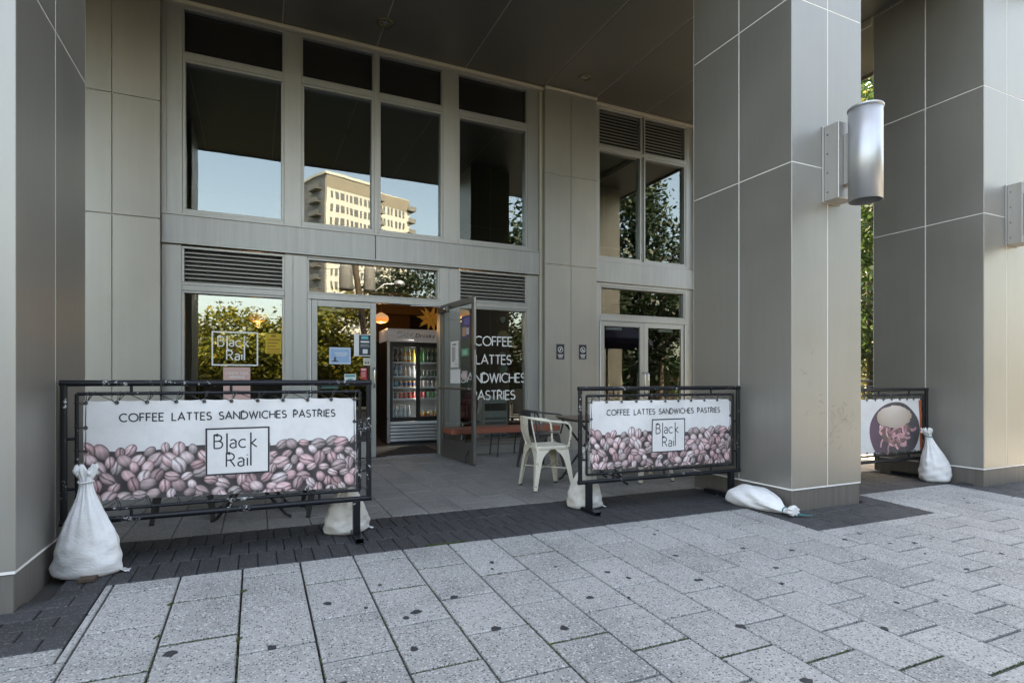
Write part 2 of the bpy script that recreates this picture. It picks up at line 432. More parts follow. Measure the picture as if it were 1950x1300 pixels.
def rail_logo(mb, x, z, s, w, place, frame=True, col=None):
    """square-framed two-line logo, s = frame height, centred on x, z"""
    W2, H2 = s*.62, s*.5
    if frame:
        strokes(mb, [(x-W2, z-H2), (x+W2, z-H2), (x+W2, z+H2), (x-W2, z+H2), (x-W2, z-H2)], w, place, col)
    h = s*.29; b1 = z+s*.07; b2 = z-s*.34
    lx = x-W2*.76
    def g(ch, cx, base):
        for pl in GLY[ch][1]: strokes(mb, [(cx+a*h, base+b*h) for a, b in pl], w*.85, place, col)
    g('B', lx, b1)
    bar1 = lx+h*.86
    strokes(mb, [(bar1, b1+h*1.12), (bar1, b1-h*.36)], w*.95, place, col)
    g('a', bar1+h*.18, b1); g('c', bar1+h*.80, b1)
    bar2 = bar1+h*1.64
    strokes(mb, [(bar2, b1+h*1.12), (bar2, b2)], w*.95, place, col)
    g('k', bar2+h*.02, b1)
    g('i', bar2-h*.24, b2); g('a', bar2-h*.92, b2); g('R', bar2-h*1.68, b2)

# ================================================================== GROUND
gb = MB()
xs = [-60+10*i for i in range(13)]; ys = [-2, 0, 1.2, 2.4, 3.65, 5, 6.5, 9, 14, 25, 60]
v = [(x, y, gz(x, y)-.034) for y in ys for x in xs]; nx = len(xs)
gb.add(v, [(j*nx+i, j*nx+i+1, (j+1)*nx+i+1, (j+1)*nx+i) for j in range(len(ys)-1) for i in range(nx-1)])
O('paving_bed', gb, 'joint_bed', kind='structure')
O('ground', MB().add([(-900, -900, -.62), (900, -900, -.62), (900, 900, -.62), (-900, 900, -.62)], [(0, 1, 2, 3)]), 'verge', kind='structure')
rb = MB(); rb.box(-60, 60, -9.5, -2.15, -.60, -.36)
O('road', rb, 'asphalt', kind='structure')
kb = MB(); kb.box(-60, 60, -2.15, -2.0, -.60, -.235, .015)
O('kerb', kb, 'concrete', kind='structure')
O('far_pavement', MB().box(-60, 60, -16, -9.5, -.60, -.24, .015), 'asphalt', kind='structure')

def seen(x, y, z, m=60):
    s_, c_ = math.sin(R(24.5)), math.cos(R(24.5))
    dep = x*s_+y*c_; r = x*c_-y*s_
    if dep < .2: return False
    u, w = 975+1068*r/dep, 723-1068*(z-1.1)/dep
    return -m < u < 1950+m and w < 1300+m
_pm = {}
def piece_mesh(w, l, t, gap, c=.005):
    k = (round(w, 3), round(l, 3))
    if k not in _pm:
        a, b = w/2-gap/2, l/2-gap*.5*(1.5 if gap > .01 else 1)
        v = [(-a, -b, -t), (a, -b, -t), (a, b, -t), (-a, b, -t), (-a, -b, -c), (a, -b, -c), (a, b, -c), (-a, b, -c),
             (-a+c, -b+c, 0), (a-c, -b+c, 0), (a-c, b-c, 0), (-a+c, b-c, 0)]
        f = [(8, 9, 10, 11)]+[(i, (i+1) % 4, 4+(i+1) % 4, 4+i) for i in range(4)]+[(4+i, 4+(i+1) % 4, 8+(i+1) % 4, 8+i) for i in range(4)]
        _pm[k] = (v, f, {})
    return _pm[k]
def lay(pieces, name, piece, material, gap, rnd, t=.05):
    """pieces = (x0,x1,y0,y1); the 300 nearest become objects, the rest one joined part"""
    root = thing(name, None, None, (0, 0, 0)); root['kind'] = 'structure'
    vis = [p for p in pieces if any(seen(x, y, gz(x, y)) for x in (p[0], p[1]) for y in (p[2], p[3]))]
    vis.sort(key=lambda p: ((p[0]+p[1])/2)**2+((p[2]+p[3])/2)**2)
    far = MB()
    rest = vis[300:]+[p for p in pieces if p not in set(vis)]
    rng = random.Random(len(pieces))
    for i, (x0, x1, y0, y1) in enumerate(vis[:300]+rest):
        w, l = x1-x0, y1-y0; cx, cy = (x0+x1)/2, (y0+y1)/2
        v, f, cache = piece_mesh(w, l, t, gap)
        sl = (math.atan(.04) if cy < 3.65 else 0)
        rot = (sl+rng.gauss(0, rnd), .006+rng.gauss(0, rnd), rng.gauss(0, .0015))
        loc = (cx, cy, gz(cx, cy)+rng.gauss(0, .0009))
        if i < 300 and i < len(vis):
            if material not in cache:
                me = bpy.data.meshes.new(piece); me.from_pydata(v, [], f); me.materials.append(MATS[material]); cache[material] = me
            O(piece, cache[material], None, root, loc, rot)
        else:
            M = Matrix.Translation(loc) @ Matrix.Rotation(rot[0], 4, 'X') @ Matrix.Rotation(rot[1], 4, 'Y')
            far.add([M @ Vector(p) for p in v], f)
    if far.v: O(piece+'_field', far, material, root, kind='stuff')
    return root

COLS = [(-2.0, -1.05), (4.24, 5.16), (7.22, 8.14)]      # the three columns, x from / to
CY0, CY1 = 3.43, 4.64
PATCH = [(-2.34, -.74), (3.93, 5.44), (6.94, 8.44)]
def in_patch(x, y, e=.0): return y > 2.95 and any(a-e < x < b+e for a, b in PATCH)
def in_col(x, y): return CY0 < y < CY1 and any(a < x < b for a, b in COLS)
# light sidewalk pavers: strips running towards the building, half-bond
JA = [3.65, 3.50, 3.04, 2.61, 2.20, 1.82, 1.46, 1.10, .74, .38, .02, -.34, -.70, -1.06, -1.42, -1.78, -2.0]
JB = [3.65, 3.27, 2.81, 2.41, 2.01, 1.65, 1.29, .93, .57, .21, -.15, -.51, -.87, -1.23, -1.59, -2.0]
lp = []
def cut(x0, x1, y0, y1):
    """clip a paver against the dark patches around the columns"""
    out = [(x0, x1, y0, y1)]
    for a, b in PATCH:
        nxt = []
        for (p, q, r, s_) in out:
            if s_ <= 2.951 or q <= a+.001 or p >= b-.001: nxt.append((p, q, r, s_)); continue
            if r < 2.95-.02: nxt.append((max(p, a), min(q, b), r, 2.95))
            if p < a-.012: nxt.append((p, a, r, s_))
            if q > b+.012: nxt.append((b, q, r, s_))
        out = nxt
    return out
for n in range(-12, 36):
    xa = -.70+.314*n; J = JA if n % 2 == 0 else JB
    for i in range(len(J)-1): lp += cut(xa, xa+.314, J[i+1], J[i])
lay(lp, 'pavement', 'paver', 'paver_light', .0101, .0018)
# dark brick band and the patches around the columns
dp = []
for r in range(3):
    y0 = 3.65+.30*r; off = .053*(r % 2)
    for i in range(-24, 72):
        x0 = -.74+.107*i+off
        if not in_col(x0+.05, y0+.15) and not (in_col(x0+.01, y0+.15) or in_col(x0+.10, y0+.15)): dp.append((x0, x0+.107, y0, y0+.30))
for a, b in PATCH:
    k = 0; y = 2.95
    while y < 3.64:
        y1 = min(3.65, y+.1168); x = a-(.105 if k % 2 else 0)
        while x < b-.005:
            p, q = max(x, a), min(x+.214, b)
            if q-p > .02 and not (y1 > CY0+.01 and any(c0-.03 < (p+q)/2 < c1+.03 for c0, c1 in COLS)): dp.append((round(p, 3), round(q, 3), round(y, 3), round(y1, 3)))
            x += .214
        y = y1; k += 1
lay(dp, 'dark_paving', 'brick', 'paver_dark', .004, .0025)
tp = []
for n in range(-8, 34):
    xa = -.85+.309*n; y = 4.55 - (.0 if n % 2 else .23)
    while y < 7.99:
        y0 = max(4.55, y); y1 = min(8.0, y+.465)
        if y1-y0 > .03: tp.append((round(xa, 3), round(xa+.309, 3), round(y0, 3), round(y1, 3)))
        y += .465
lay(tp, 'terrace', 'slab', 'paver_terrace', .004, .0012)
# chewing gum spots on the pavers, moss in the joints
rng = random.Random(3); gm = MB()
SPOTS = [(.06, 2.62, .028), (.33, 2.98, .026), (.50, 2.86, .018), (.62, 3.12, .02), (.72, 2.72, .028), (.66, 2.68, .022), (.62, 2.38, .028), (.95, 2.82, .026), (1.02, 2.42, .028), (1.33, 3.22, .024), (1.29, 3.12, .016), (1.30, 3.03, .015), (1.32, 2.30, .032), (-.33, 2.72, .03), (1.28, 1.66, .036), (1.62, 2.55, .022), (1.98, 2.70, .024), (2.12, 2.00, .026), (2.36, 2.52, .022), (2.0, 1.55, .03), (1.05, 1.80, .03), (2.5, 2.9, .022), (2.95, 2.5, .02), (.30, 2.22, .03), (-.02, 2.3, .022)]
for i in range(46):
    SPOTS.append((rng.uniform(1.6, 6.5), rng.uniform(1.0, 3.4), rng.uniform(.010, .026)))
for x, y, r in SPOTS:
    if in_patch(x, y): continue
    r *= .8; k = 11; e = rng.uniform(.7, 1.35); ring = []
    for a in range(k):
        t = 2*math.pi*a/k; rr = r*rng.uniform(.7, 1.2)
        px, py_ = x+rr*e*math.cos(t), y+rr*math.sin(t); ring.append((px, py_, gz(px, py_)+.0016))
    gm.add([(x, y, gz(x, y)+.0042)]+ring+[(p[0], p[1], p[2]-.006) for p in ring],
           [(0, 1+a, 1+(a+1) % k) for a in range(k)]+[(1+a, 1+k+a, 1+k+(a+1) % k, 1+(a+1) % k) for a in range(k)])
O('gum_spots', gm, 'gum', kind='stuff', label='dark flattened chewing gum spots on the pale pavers', cat='gum')
ms = MB()
def moss_run(x0, y0, x1, y1, n, wd=.004, hh=.006):
    for i in range(n):
        t = rng.random(); x = x0+(x1-x0)*t+rng.gauss(0, wd*.5); y = y0+(y1-y0)*t+rng.gauss(0, wd*.5); z = gz(x, y)-.004
        a = rng.uniform(0, 6.28); l = rng.uniform(.4, 1)*wd*1.6; h = rng.uniform(.5, 1.2)*hh
        ms.add([(x-l*math.cos(a), y-l*math.sin(a), z), (x+l*math.cos(a), y+l*math.sin(a), z), (x+rng.gauss(0, .003), y+rng.gauss(0, .003), z+h)], [(0, 1, 2)])
for n in range(-1, 9):
    xa = -.70+.314*n
    if n in (0, 1, 2, 3, 4, 5, 6): moss_run(xa, 1.5, xa, 2.5+.25*(n % 3), 130)
for n, ys_ in ((0, (2.61,)), (1, (3.27, 2.81)), (2, (2.2,)), (3, (3.27,)), (4, (3.04, 2.2)), (5, (3.27,)), (6, (3.04, 2.2)), (7, (3.27, 2.01)), (8, (1.82,)), (9, (1.65,)), (10, (1.46,)), (11, (1.29,))):
    for y in ys_: moss_run(-.70+.314*n, y, -.39+.314*n, y, 110)
for x, y in ((-.39, 3.26), (-.07, 2.75), (-.70, 2.2), (-.40, 2.9), (-.06, 3.3)): moss_run(x-.012, y-.012, x+.012, y+.012, 40, .006, .010)
moss_run(1.02, 3.655, 1.32, 3.655, 160, .006, .015)
O('moss', ms, 'moss', kind='stuff', label='green moss growing along the paver joints', cat='moss')

# ================================================================== COLUMNS
def column(x0, x1, joints, label, seam_side=4.02):
    w = x1-x0; cx = (x0+x1)/2
    root = thing('column', label, 'column', (cx, (CY0+CY1)/2, gz(cx, 4)), group='metal-clad columns under the soffit')
    ox, oy, oz = root.location
    def BB(name, m, a0, a1, b0, b1, c0, c1, ch=.0025): return B(name, m, root, a0-ox, a1-ox, b0-oy, b1-oy, c0-oz, c1-oz, ch)
    BB('core', 'sealant', x0+.002, x1-.002, CY0+.002, CY1-.002, gz(cx, 4)+.168, 5.755, 0)
    BB('plinth', 'plinth', x0+.008, x1-.008, CY0+.008, CY1-.008, -.12, gz(cx, 4)+.165, .004)
    zs = [gz(cx, 4)+.178]+joints+[5.752]
    g = .008
    fx = [x0, (x0+x1)/2, x1]; fy = [CY0+.0065, seam_side, CY1-.0065]
    for i in range(len(zs)-1):
        z0, z1 = zs[i]+g*.6, zs[i+1]-g*.6
        for k in (0, 1):
            BB('panel', 'panel', fx[k]+(g*.6 if k else 0), fx[k+1]-(0 if k else g*.6), CY0, CY0+.004, z0, z1, .0015)
            BB('panel', 'panel', fx[k]+(g*.6 if k else 0), fx[k+1]-(0 if k else g*.6), CY1-.004, CY1, z0, z1, .0015)
            for s_ in (0, 1):
                a0, a1 = (x0, x0+.004) if s_ == 0 else (x1-.004, x1)
                BB('panel', 'panel', a0, a1, fy[k]+(g*.6 if k else .0), fy[k+1]-(0 if k else g*.6), z0, z1, .0015)
    return root
column(*COLS[0], [3.10, 4.53], 'leftmost metal-clad column, cut by the left edge, behind an upright sandbag')
c2 = column(*COLS[1], [3.0, 4.44], 'broad metal-clad column with a cylindrical lamp and scuffed front, right of centre')
column(*COLS[2], [2.92, 4.31], 'rightmost metal-clad column, cut by the right edge of the view')

r = random.Random(41); sc_ = MB()
for i in range(46):
    cx, cz = (r.gauss(4.52, .12), r.gauss(.95, .18)) if i < 16 else (r.gauss(4.86, .09), r.gauss(.66, .12))
    th = r.gauss(.6, .5); l = r.uniform(.02, .09); cv = r.uniform(-.8, .8)
    pts = [(cx+l*t*math.cos(th+cv*t), cz+l*t*math.sin(th+cv*t)) for t in (0, .33, .66, 1)]
    v, f = stroke2d(pts, r.uniform(.0007, .0018), .05); sc_.add([(p.x-c2.location.x, CY0-.0006-c2.location.y, p.y-c2.location.z) for p in v], f)
O('scuff_marks', sc_, 'plinth', c2, kind='stuff')
# ================================================================== BUILDING
bld = thing('cafe_building', 'grey metal and glass storefront building with a dark soffit over its terrace', 'building')
FY = 8.0; PF = 7.87
def ring(mb, x0, x1, z0, z1, w, y0, y1, ch=.003):
    mb.box(x0, x1, y0, y1, z1-w, z1, ch); mb.box(x0, x1, y0, y1, z0, z0+w, ch)
    mb.box(x0, x0+w, y0+.001, y1-.001, z0+w, z1-w, ch); mb.box(x1-w, x1, y0+.001, y1-.001, z0+w, z1-w, ch)
def window(x0, x1, z0, z1, gl, w=.035, parent=bld, name='window', extra=None):
    mb = MB(); ring(mb, x0, x1, z0, z1, w, FY-.012, FY+.10)
    o = O(name, mb, 'frame_metal', parent)
    B('pane', gl, o, x0+w-.004, x1-w+.004, FY+.052, FY+.060, z0+w-.004, z1-w+.004, 0)
    return o
def louver(x0, x1, z0, z1, n):
    mb = MB(); ring(mb, x0, x1, z0, z1, .03, FY-.016, FY+.11)
    o = O('louver', mb, 'frame_metal', bld)
    B('backing', 'louver_back', o, x0+.028, x1-.028, FY+.085, FY+.10, z0+.028, z1-.028, 0)
    p = (z1-z0-.06)/n
    sm = MB()
    sm.add([(x0+.031, 0, -.004), (x1-.031, 0, -.004), (x1-.031, 0, .008), (x0+.031, 0, .008),
            (x0+.031, .055, p*.78), (x1-.031, .055, p*.78), (x1-.031, .058, p*.78-.009), (x0+.031, .058, p*.78-.009)],
           [(0, 1, 2, 3), (3, 2, 5, 4), (4, 5, 6, 7), (7, 6, 1, 0), (0, 3, 4, 7), (1, 6, 5, 2)])
    me = sm.mesh('slat'); me.materials.append(MATS['louver'])
    for i in range(n): O('slat', me, None, o, (0, FY+.012, z0+.034+p*i))
    return o
ZS = 5.76
# pilasters of stacked panels
def pilaster(x0, x1, seam, joints, zt=ZS-.05):
    o = B('pilaster', 'sealant', bld, x0+.0235, x1-.0235, PF+.0165, FY+.3, -.1, zt, 0)
    xs_ = [x0, seam, x1]; zs = [-.06]+joints+[zt-.004]
    for i in range(len(zs)-1):
        for k in (0, 1):
            B('panel', 'panel', o, xs_[k]+(.004 if k else 0), xs_[k+1]-(0 if k else .004), PF, PF+.02, zs[i]+.005, zs[i+1]-.005, .0025)
    B('panel', 'panel', o, x1-.02, x1, PF+.0205, FY+.2, 0, zt-.004, .002)
    B('panel', 'panel', o, x0, x0+.02, PF+.0205, FY+.2, 0, zt-.004, .002)
pilaster(-2.12, -1.052, -1.53, [3.03, 4.44])
pilaster(4.165, 5.125, 4.638, [2.94, 4.38])
pilaster(7.33, 8.35, 7.84, [2.94, 4.38])
# posts and rails of the main bay
def post(x0, x1, z0, z1, y0=FY-.02, y1=FY+.12, m='frame_metal', name='post'): return B(name, m, bld, x0, x1, y0, y1, z0, z1, .004)
BT, BBm = 3.13, 2.775
for a, b in ((-1.05, -.83), (.333, .548), (2.515, 2.745), (3.911, 4.10)): post(a, b, BT+.001, 5.70)
post(4.11, 4.16, -.04, 5.70, FY-.05, FY+.10, 'trim_light', 'edge_trim')
post(-1.05, -1.0, BT+.002, 5.70, FY-.045, FY-.021, name='edge_trim')
for a, b in ((-1.05, -.84), (.34, .62), (2.462, 2.76), (3.902, 4.10)): post(a, b, -.05, BBm-.001)
post(.43, .445, -.05, BBm-.002, FY-.026, FY-.0205, name='edge_trim'); post(2.60, 2.612, -.05, BBm-.002, FY-.026, FY-.0205, name='edge_trim')
for a, b in ((-1.05, 1.516), (1.522, 4.105)): B('beam', 'beam_metal', bld, a, b, FY-.055, FY+.12, BBm, BT, .006)
B('beam_cap', 'frame_metal', bld, -1.05, 4.105, FY-.068, FY-.0555, BT-.012, BT+.012, .002)
B('beam_cap', 'frame_metal', bld, -1.05, 4.105, FY-.068, FY-.0555, BBm-.008, BBm+.010, .002)
B('head_trim', 'trim_light', bld, -1.05, 4.16, FY-.09, FY+.12, 5.702, ZS-.006, .006)
B('head_trim', 'trim_light', bld, 4.163, 5.13, PF-.03, PF+.2, 5.715, ZS-.006, .006)
B('head_trim', 'trim_light', bld, 5.13, 7.33, FY-.06, FY+.12, 5.702, ZS-.006, .006)
# upper windows
TR0, TR1 = 5.06, 5.138
for x0, x1 in ((-.83, .333), (.548, 1.507), (1.565, 2.515), (2.745, 3.911)):
    window(x0, x1, BT+.05, TR0, 'glass_upper'); window(x0, x1, TR1, 5.70, 'spandrel', .02)
    B('transom', 'frame_metal', bld, x0, x1, FY-.016, FY+.1, TR0+.001, TR1-.001, .004)
    B('sill', 'frame_metal', bld, x0, x1, FY-.035, FY+.11, BT+.013, BT+.049, .004)
B('mullion', 'frame_metal', bld, 1.507, 1.565, FY-.02, FY+.11, BT+.013, 5.70, .004)
# lower bays
for x0, x1 in ((-.84, .34), (2.76, 3.902)):
    louver(x0, x1, 2.275, 2.752, 8)
    B('transom', 'frame_metal', bld, x0, x1, FY-.018, FY+.1, 2.205, 2.274, .004)
    window(x0, x1, .16, 2.204, 'glass_street' if x0 < 0 else 'glass_shop', .028)
    B('sill', 'frame_metal', bld, x0, x1, FY-.03, FY+.12, .105, .159, .008)
    B('base_panel', 'frame_metal', bld, x0, x1, FY-.012, FY+.1, -.05, .104, .003)
# shop entrance
window(.62, 2.462, 2.262, 2.737, 'glass_shop', .025, name='transom_window')
B('head_rail', 'frame_metal', bld, .62, 2.462, FY-.02, FY+.1, 2.738, 2.774, .004)
B('head_rail', 'frame_metal', bld, .62, 2.462, FY-.025, FY+.1, 2.185, 2.261, .004)
B('jamb', 'frame_metal', bld, .62, .668, FY-.03, FY+.1, -.04, 2.184, .004)
B('threshold', 'chrome', bld, .668, 2.462, FY-.03, FY+.1, -.04, .006, .004)
def leaf(x0, x1, z0, z1, y, gl, m, wl=.07, bot=.22, parent=bld, name='door'):
    mb = MB(); t = .045
    mb.box(x0, x0+wl, y, y+t, z0, z1, .003); mb.box(x1-wl, x1, y, y+t, z0, z1, .003)
    mb.box(x0+wl, x1-wl, y+.001, y+t-.001, z1-.085, z1, .003); mb.box(x0+wl, x1-wl, y+.001, y+t-.001, z0, z0+bot, .003)
    o = O(name, mb, m, parent)
    B('pane', gl, o, x0+wl-.004, x1-wl+.004, y+.018, y+.026, z0+bot-.004, z1-.08, 0)
    return o
def pull(o, x, z0, z1, y, d=1, off=.06):
    mb = MB(); p = [(x+off*0, y, z1)]
    mb.tube([(x, y, z1), (x, y-.05*d, z1), (x+off, y-.075*d, z1-.02), (x+off, y-.08*d, z1-.06), (x+off, y-.08*d, z0+.06), (x+off, y-.075*d, z0+.02), (x, y-.05*d, z0), (x, y, z0)], .0125, 8)
    O('handle', mb, 'chrome', o)
d1 = leaf(.672, 1.536, .012, 2.18, FY-.012, 'glass_shop', 'frame_metal', .078)
pull(d1, 1.50, 1.0, 1.27, FY-.012, off=.0)
B('push_bar', 'chrome', d1, .75, 1.46, FY-.035, FY-.022, 1.02, 1.045, .003)
B('closer', 'white_vinyl', d1, .77, 1.10, FY+.034, FY+.07, 2.045, 2.10, .006)
B('weather_strip', 'white_vinyl', d1, .655, .664, FY-.036, FY-.031, .02, 2.17, .001)
# open leaf: hinged on the right jamb, swung out over the terrace
do = thing('door', None, None, (2.462, 7.95, .0), R(-84.3)); do.parent = bld
tag(do, label='dark open glass door leaf swung out over the terrace')
DL = 1.10
def dleaf():
    mb = MB(); t = .045
    mb.box(0, .06, 0, t, -.012, 2.19, .004); mb.box(DL-.06, DL, 0, t, -.012, 2.19, .004)
    mb.box(.06, DL-.06, .001, t-.001, 2.11, 2.19, .003); mb.box(.06, DL-.06, .001, t-.001, -.012, .25, .003)
    return mb
O('leaf_frame', dleaf(), 'door_dark', do)
B('pane', 'glass_door', do, .056, DL-.056, .018, .026, .246, 2.114, 0)
O('push_bar', MB().tube([(.04, -.035, .98), (DL-.06, -.035, .98)], .013, 8).tube([(.05, 0, .98), (.05, -.035, .98)], .01, 6).tube([(DL-.07, 0, .98), (DL-.07, -.035, .98)], .01, 6), 'chrome', do)
cl = B('closer', 'door_dark', do, .03, .36, -.055, -.002, 2.06, 2.15, .01)
O('end_cap', MB().lathe([(.0, 0), (.026, 0), (.026, .012), (.012, .016), (.012, .03), (0, .03)], 14), 'chrome', cl, (.30, -.055, 2.105), (R(90), 0, 0))
O('closer_arm', MB().tube([(.1, -.06, 2.16), (.02, -.18, 2.17), (-.10, -.42, 2.175)], .009, 6), 'chrome', do)
B('edge_strip', 'chrome', do, DL+.0005, DL+.006, .012, .033, 0, 2.18, .001)
for a_, b_ in ((.82, .93), (1.5, 1.56)): B('latch', 'door_dark', do, DL+.0065, DL+.010, .012, .033, a_, b_, .001)
O('door_stop', MB().tube([(DL-.14, -.01, .16), (DL-.15, -.04, .09), (DL-.14, -.05, .005)], .008, 6).tube([(DL-.14, -.01, .16), (DL-.12, -.03, .11), (DL-.15, -.04, .09)], .006, 6), 'rubber', do)
# right bay: louvers, tall windows, pair of doors
for x0, x1 in ((5.20, 6.135), (6.15, 7.12)):
    louver(x0+.03, x1, 5.05, 5.70, 11)
    window(x0+.03, x1, 3.16, 5.0, 'glass_upper')
for a, b in ((5.13, 5.229), (6.1355, 6.1495), (7.121, 7.33)): post(a, b, 3.10, 5.70)
B('transom', 'frame_metal', bld, 5.23, 7.12, FY-.022, FY+.1, 5.001, 5.049, .004)
B('sill', 'frame_metal', bld, 5.13, 7.12, FY-.03, FY+.11, 3.101, 3.159, .004)
B('beam', 'beam_metal', bld, 5.13, 7.29, FY-.05, FY+.12, 2.745, 3.10, .006)
post(7.292, 7.328, -.05, 5.70, FY-.06, FY+.1, 'trim_light', 'edge_trim')
post(5.13, 5.27, -.05, 2.744); post(7.10, 7.29, -.05, 2.744)
window(5.27, 7.10, 2.19, 2.69, 'glass_shop', .03, name='transom_window')
B('head_rail', 'frame_metal', bld, 5.27, 7.10, FY-.02, FY+.1, 2.691, 2.744, .003)
B('head_rail', 'frame_metal', bld, 5.27, 7.10, FY-.024, FY+.1, 2.10, 2.189, .003)
for x0, x1, hx, of in ((5.275, 6.182, 6.145, -.0), (6.188, 7.095, 6.225, .0)):
    o = leaf(x0, x1, .0, 2.098, FY-.012, 'glass_shop', 'frame_metal', .085)
    pull(o, hx, .85, 1.22, FY-.012, off=.0)
    xm = x0+.16 if x0 < 6 else x0+.36
    B('closer', 'white_vinyl', o, xm, xm+.32, FY+.034, FY+.07, 1.955, 2.005, .006)
for x in (5.272, 7.0965): B('weather_strip', 'white_vinyl', bld, x-.008, x+.004, FY-.035, FY-.0245, .0, 2.098, .001)
# soffit panels with pale joints, downlights
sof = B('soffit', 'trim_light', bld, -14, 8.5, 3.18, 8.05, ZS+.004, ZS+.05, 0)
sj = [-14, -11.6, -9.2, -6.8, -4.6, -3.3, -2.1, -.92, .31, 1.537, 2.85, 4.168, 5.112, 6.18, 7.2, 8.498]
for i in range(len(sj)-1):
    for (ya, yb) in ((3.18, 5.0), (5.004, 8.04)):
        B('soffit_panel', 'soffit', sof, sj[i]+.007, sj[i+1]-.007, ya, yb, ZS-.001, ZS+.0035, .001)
for i, (x, y) in enumerate(((1.532, 7.345), (4.607, 7.412), (1.53, 5.2), (-1.4, 7.35), (-1.4, 5.2))):
    mb = MB(); mb.lathe([(.100, .0), (.100, -.012), (.078, -.010), (.066, .06), (.02, .07)], 24, caps=False)
    o = O('downlight', mb, 'wood_box' if False else 'brass', sof, (x, y, ZS-.004)) if 'brass' in MATS else O('downlight', mb, [simple('brass', (.20, .16, .08), .3, .8).name], sof, (x, y, ZS-.004))
    o.data.materials.clear(); o.data.materials.append(MATS['brass'])
    B('bulb_bar', 'chrome', o, -.06, .06, -.005, .005, -.004, .004, .001)
# upper storeys above the soffit, plain panelled mass
up = B('upper_storeys', 'panel', bld, -14, 8.5, 3.20, 24, ZS+.06, 16.0, 0)
B('fascia', 'panel', bld, -14, 8.5, 3.165, 3.178, ZS-.02, ZS+.9, .002)
B('fascia', 'panel', bld, 8.502, 8.53, 3.18, 24, ZS-.05, ZS+.9, .002)
B('downstand_beam', 'trim_light', bld, 7.19, 7.215, 4.645, 7.86, ZS-.10, ZS-.008, .003)
B('side_wall', 'panel', bld, 8.32, 8.36, PF+.25, 24, -.2, ZS, .003)
B('side_wall', 'panel', bld, -14, -2.125, PF+.02, PF+.3, -.2, ZS-.01, .003)
# rooms behind the glass
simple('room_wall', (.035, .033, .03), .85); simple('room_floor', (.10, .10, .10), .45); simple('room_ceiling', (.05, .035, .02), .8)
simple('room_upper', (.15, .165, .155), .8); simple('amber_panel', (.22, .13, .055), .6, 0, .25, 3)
def struct(name, m, *b): return O(name, MB().box(*b), m, kind='structure')
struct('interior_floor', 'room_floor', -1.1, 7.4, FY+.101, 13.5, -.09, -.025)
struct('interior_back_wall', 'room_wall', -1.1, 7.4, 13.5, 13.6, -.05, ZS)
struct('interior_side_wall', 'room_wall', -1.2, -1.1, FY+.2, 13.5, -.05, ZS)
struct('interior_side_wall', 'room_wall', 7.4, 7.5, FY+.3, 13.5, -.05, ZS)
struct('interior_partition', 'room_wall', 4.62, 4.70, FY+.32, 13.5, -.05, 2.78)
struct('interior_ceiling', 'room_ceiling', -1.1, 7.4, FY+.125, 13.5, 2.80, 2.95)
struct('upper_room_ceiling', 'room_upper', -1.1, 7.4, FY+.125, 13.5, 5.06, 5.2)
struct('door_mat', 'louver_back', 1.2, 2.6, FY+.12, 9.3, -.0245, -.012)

# ================================================================== STREET BEHIND THE CAMERA (seen in the glass) AND TREES
def crown_mesh(n, rx, ry, rz, cz, seed, leaf=.11, clusters=46, sig=.16):
    r = random.Random(seed); mb = MB(); C = []
    while len(C) < clusters:
        p = Vector((r.uniform(-1, 1), r.uniform(-1, 1), r.uniform(-1, 1)))
        if .25 < p.length < 1.0: C.append((p, r.uniform(.55, 1.25)))
    for i in range(n):
        c, k = C[r.randrange(clusters)]
        p = c+Vector((r.gauss(0, sig*k), r.gauss(0, sig*k), r.gauss(0, sig*.75*k)))
        q = Vector((p.x*rx, p.y*ry, cz+p.z*rz))
        a = Vector((r.gauss(0, 1), r.gauss(0, 1), r.gauss(0, .6))).normalized(); b = a.orthogonal().normalized()
        b = (b*math.cos(i)+a.cross(b)*math.sin(i)); l = leaf*r.uniform(.6, 1.3)
        v = [q-a*l, q+b*l*.42, q+a*l, q-b*l*.42]
        t = min(1, max(0, r.gauss(.5, .25)))
        mb.add(v, [(0, 1, 2, 3)], (t, t, t))
    return mb
def tree(x, y, z0, h, rx, ry, rz, n, label, m='leaf_a', seed=1, leaf=.12, trunk=.16, sig=.16, clusters=46):
    r = random.Random(seed+99)
    root = thing('tree', label, 'tree', (x, y, z0), group='street trees')
    cz = h-rz
    mb = MB(); mb.tube([(0, 0, -.1), (.03, .02, cz*.4), (-.02, .05, cz*.8), (.05, 0, cz+rz*.3)], [trunk, trunk*.8, trunk*.6, trunk*.25], 9)
    for i in range(7):
        a = i*2.4+r.random(); zz = max(cz-rz*.7, cz*.45)+i*rz*.14
        mb.tube([(0, 0, zz), (rx*.3*math.cos(a), ry*.3*math.sin(a), zz+rz*.25), (rx*.7*math.cos(a), ry*.7*math.sin(a), zz+rz*.5)], [trunk*.42, trunk*.28, trunk*.09], 6)
    O('trunk', mb, 'bark', root)
    O('crown', crown_mesh(n, rx, ry, rz, cz, seed, leaf, clusters, sig), m, root)
    return root
tree(-.9, -10.4, -.24, 4.15, 3.1, 1.8, 1.95, 14000, 'small yellow-green street tree mirrored in the left shop window', seed=2)
tree(2.9, -10.6, -.24, 5.6, 2.6, 2.0, 2.6, 11000, 'low yellow-green tree mirrored beside the fixed door leaf', seed=5)
tree(7.0, -11.2, -.24, 7.2, 3.0, 2.4, 3.3, 12000, 'dark round tree mirrored in the entrance transom glass', 'leaf_shaded', seed=8)
tree(11.8, -11.5, -.24, 9.5, 3.0, 2.8, 4.2, 10000, 'tall dark tree mirrored in the lettered window', 'leaf_shaded', seed=11, leaf=.16)
tree(16.2, -10.6, -.24, 12.5, 3.6, 3.0, 6.0, 18000, 'tall dense tree mirrored in the far double doors', 'leaf_shaded', seed=14, leaf=.18)
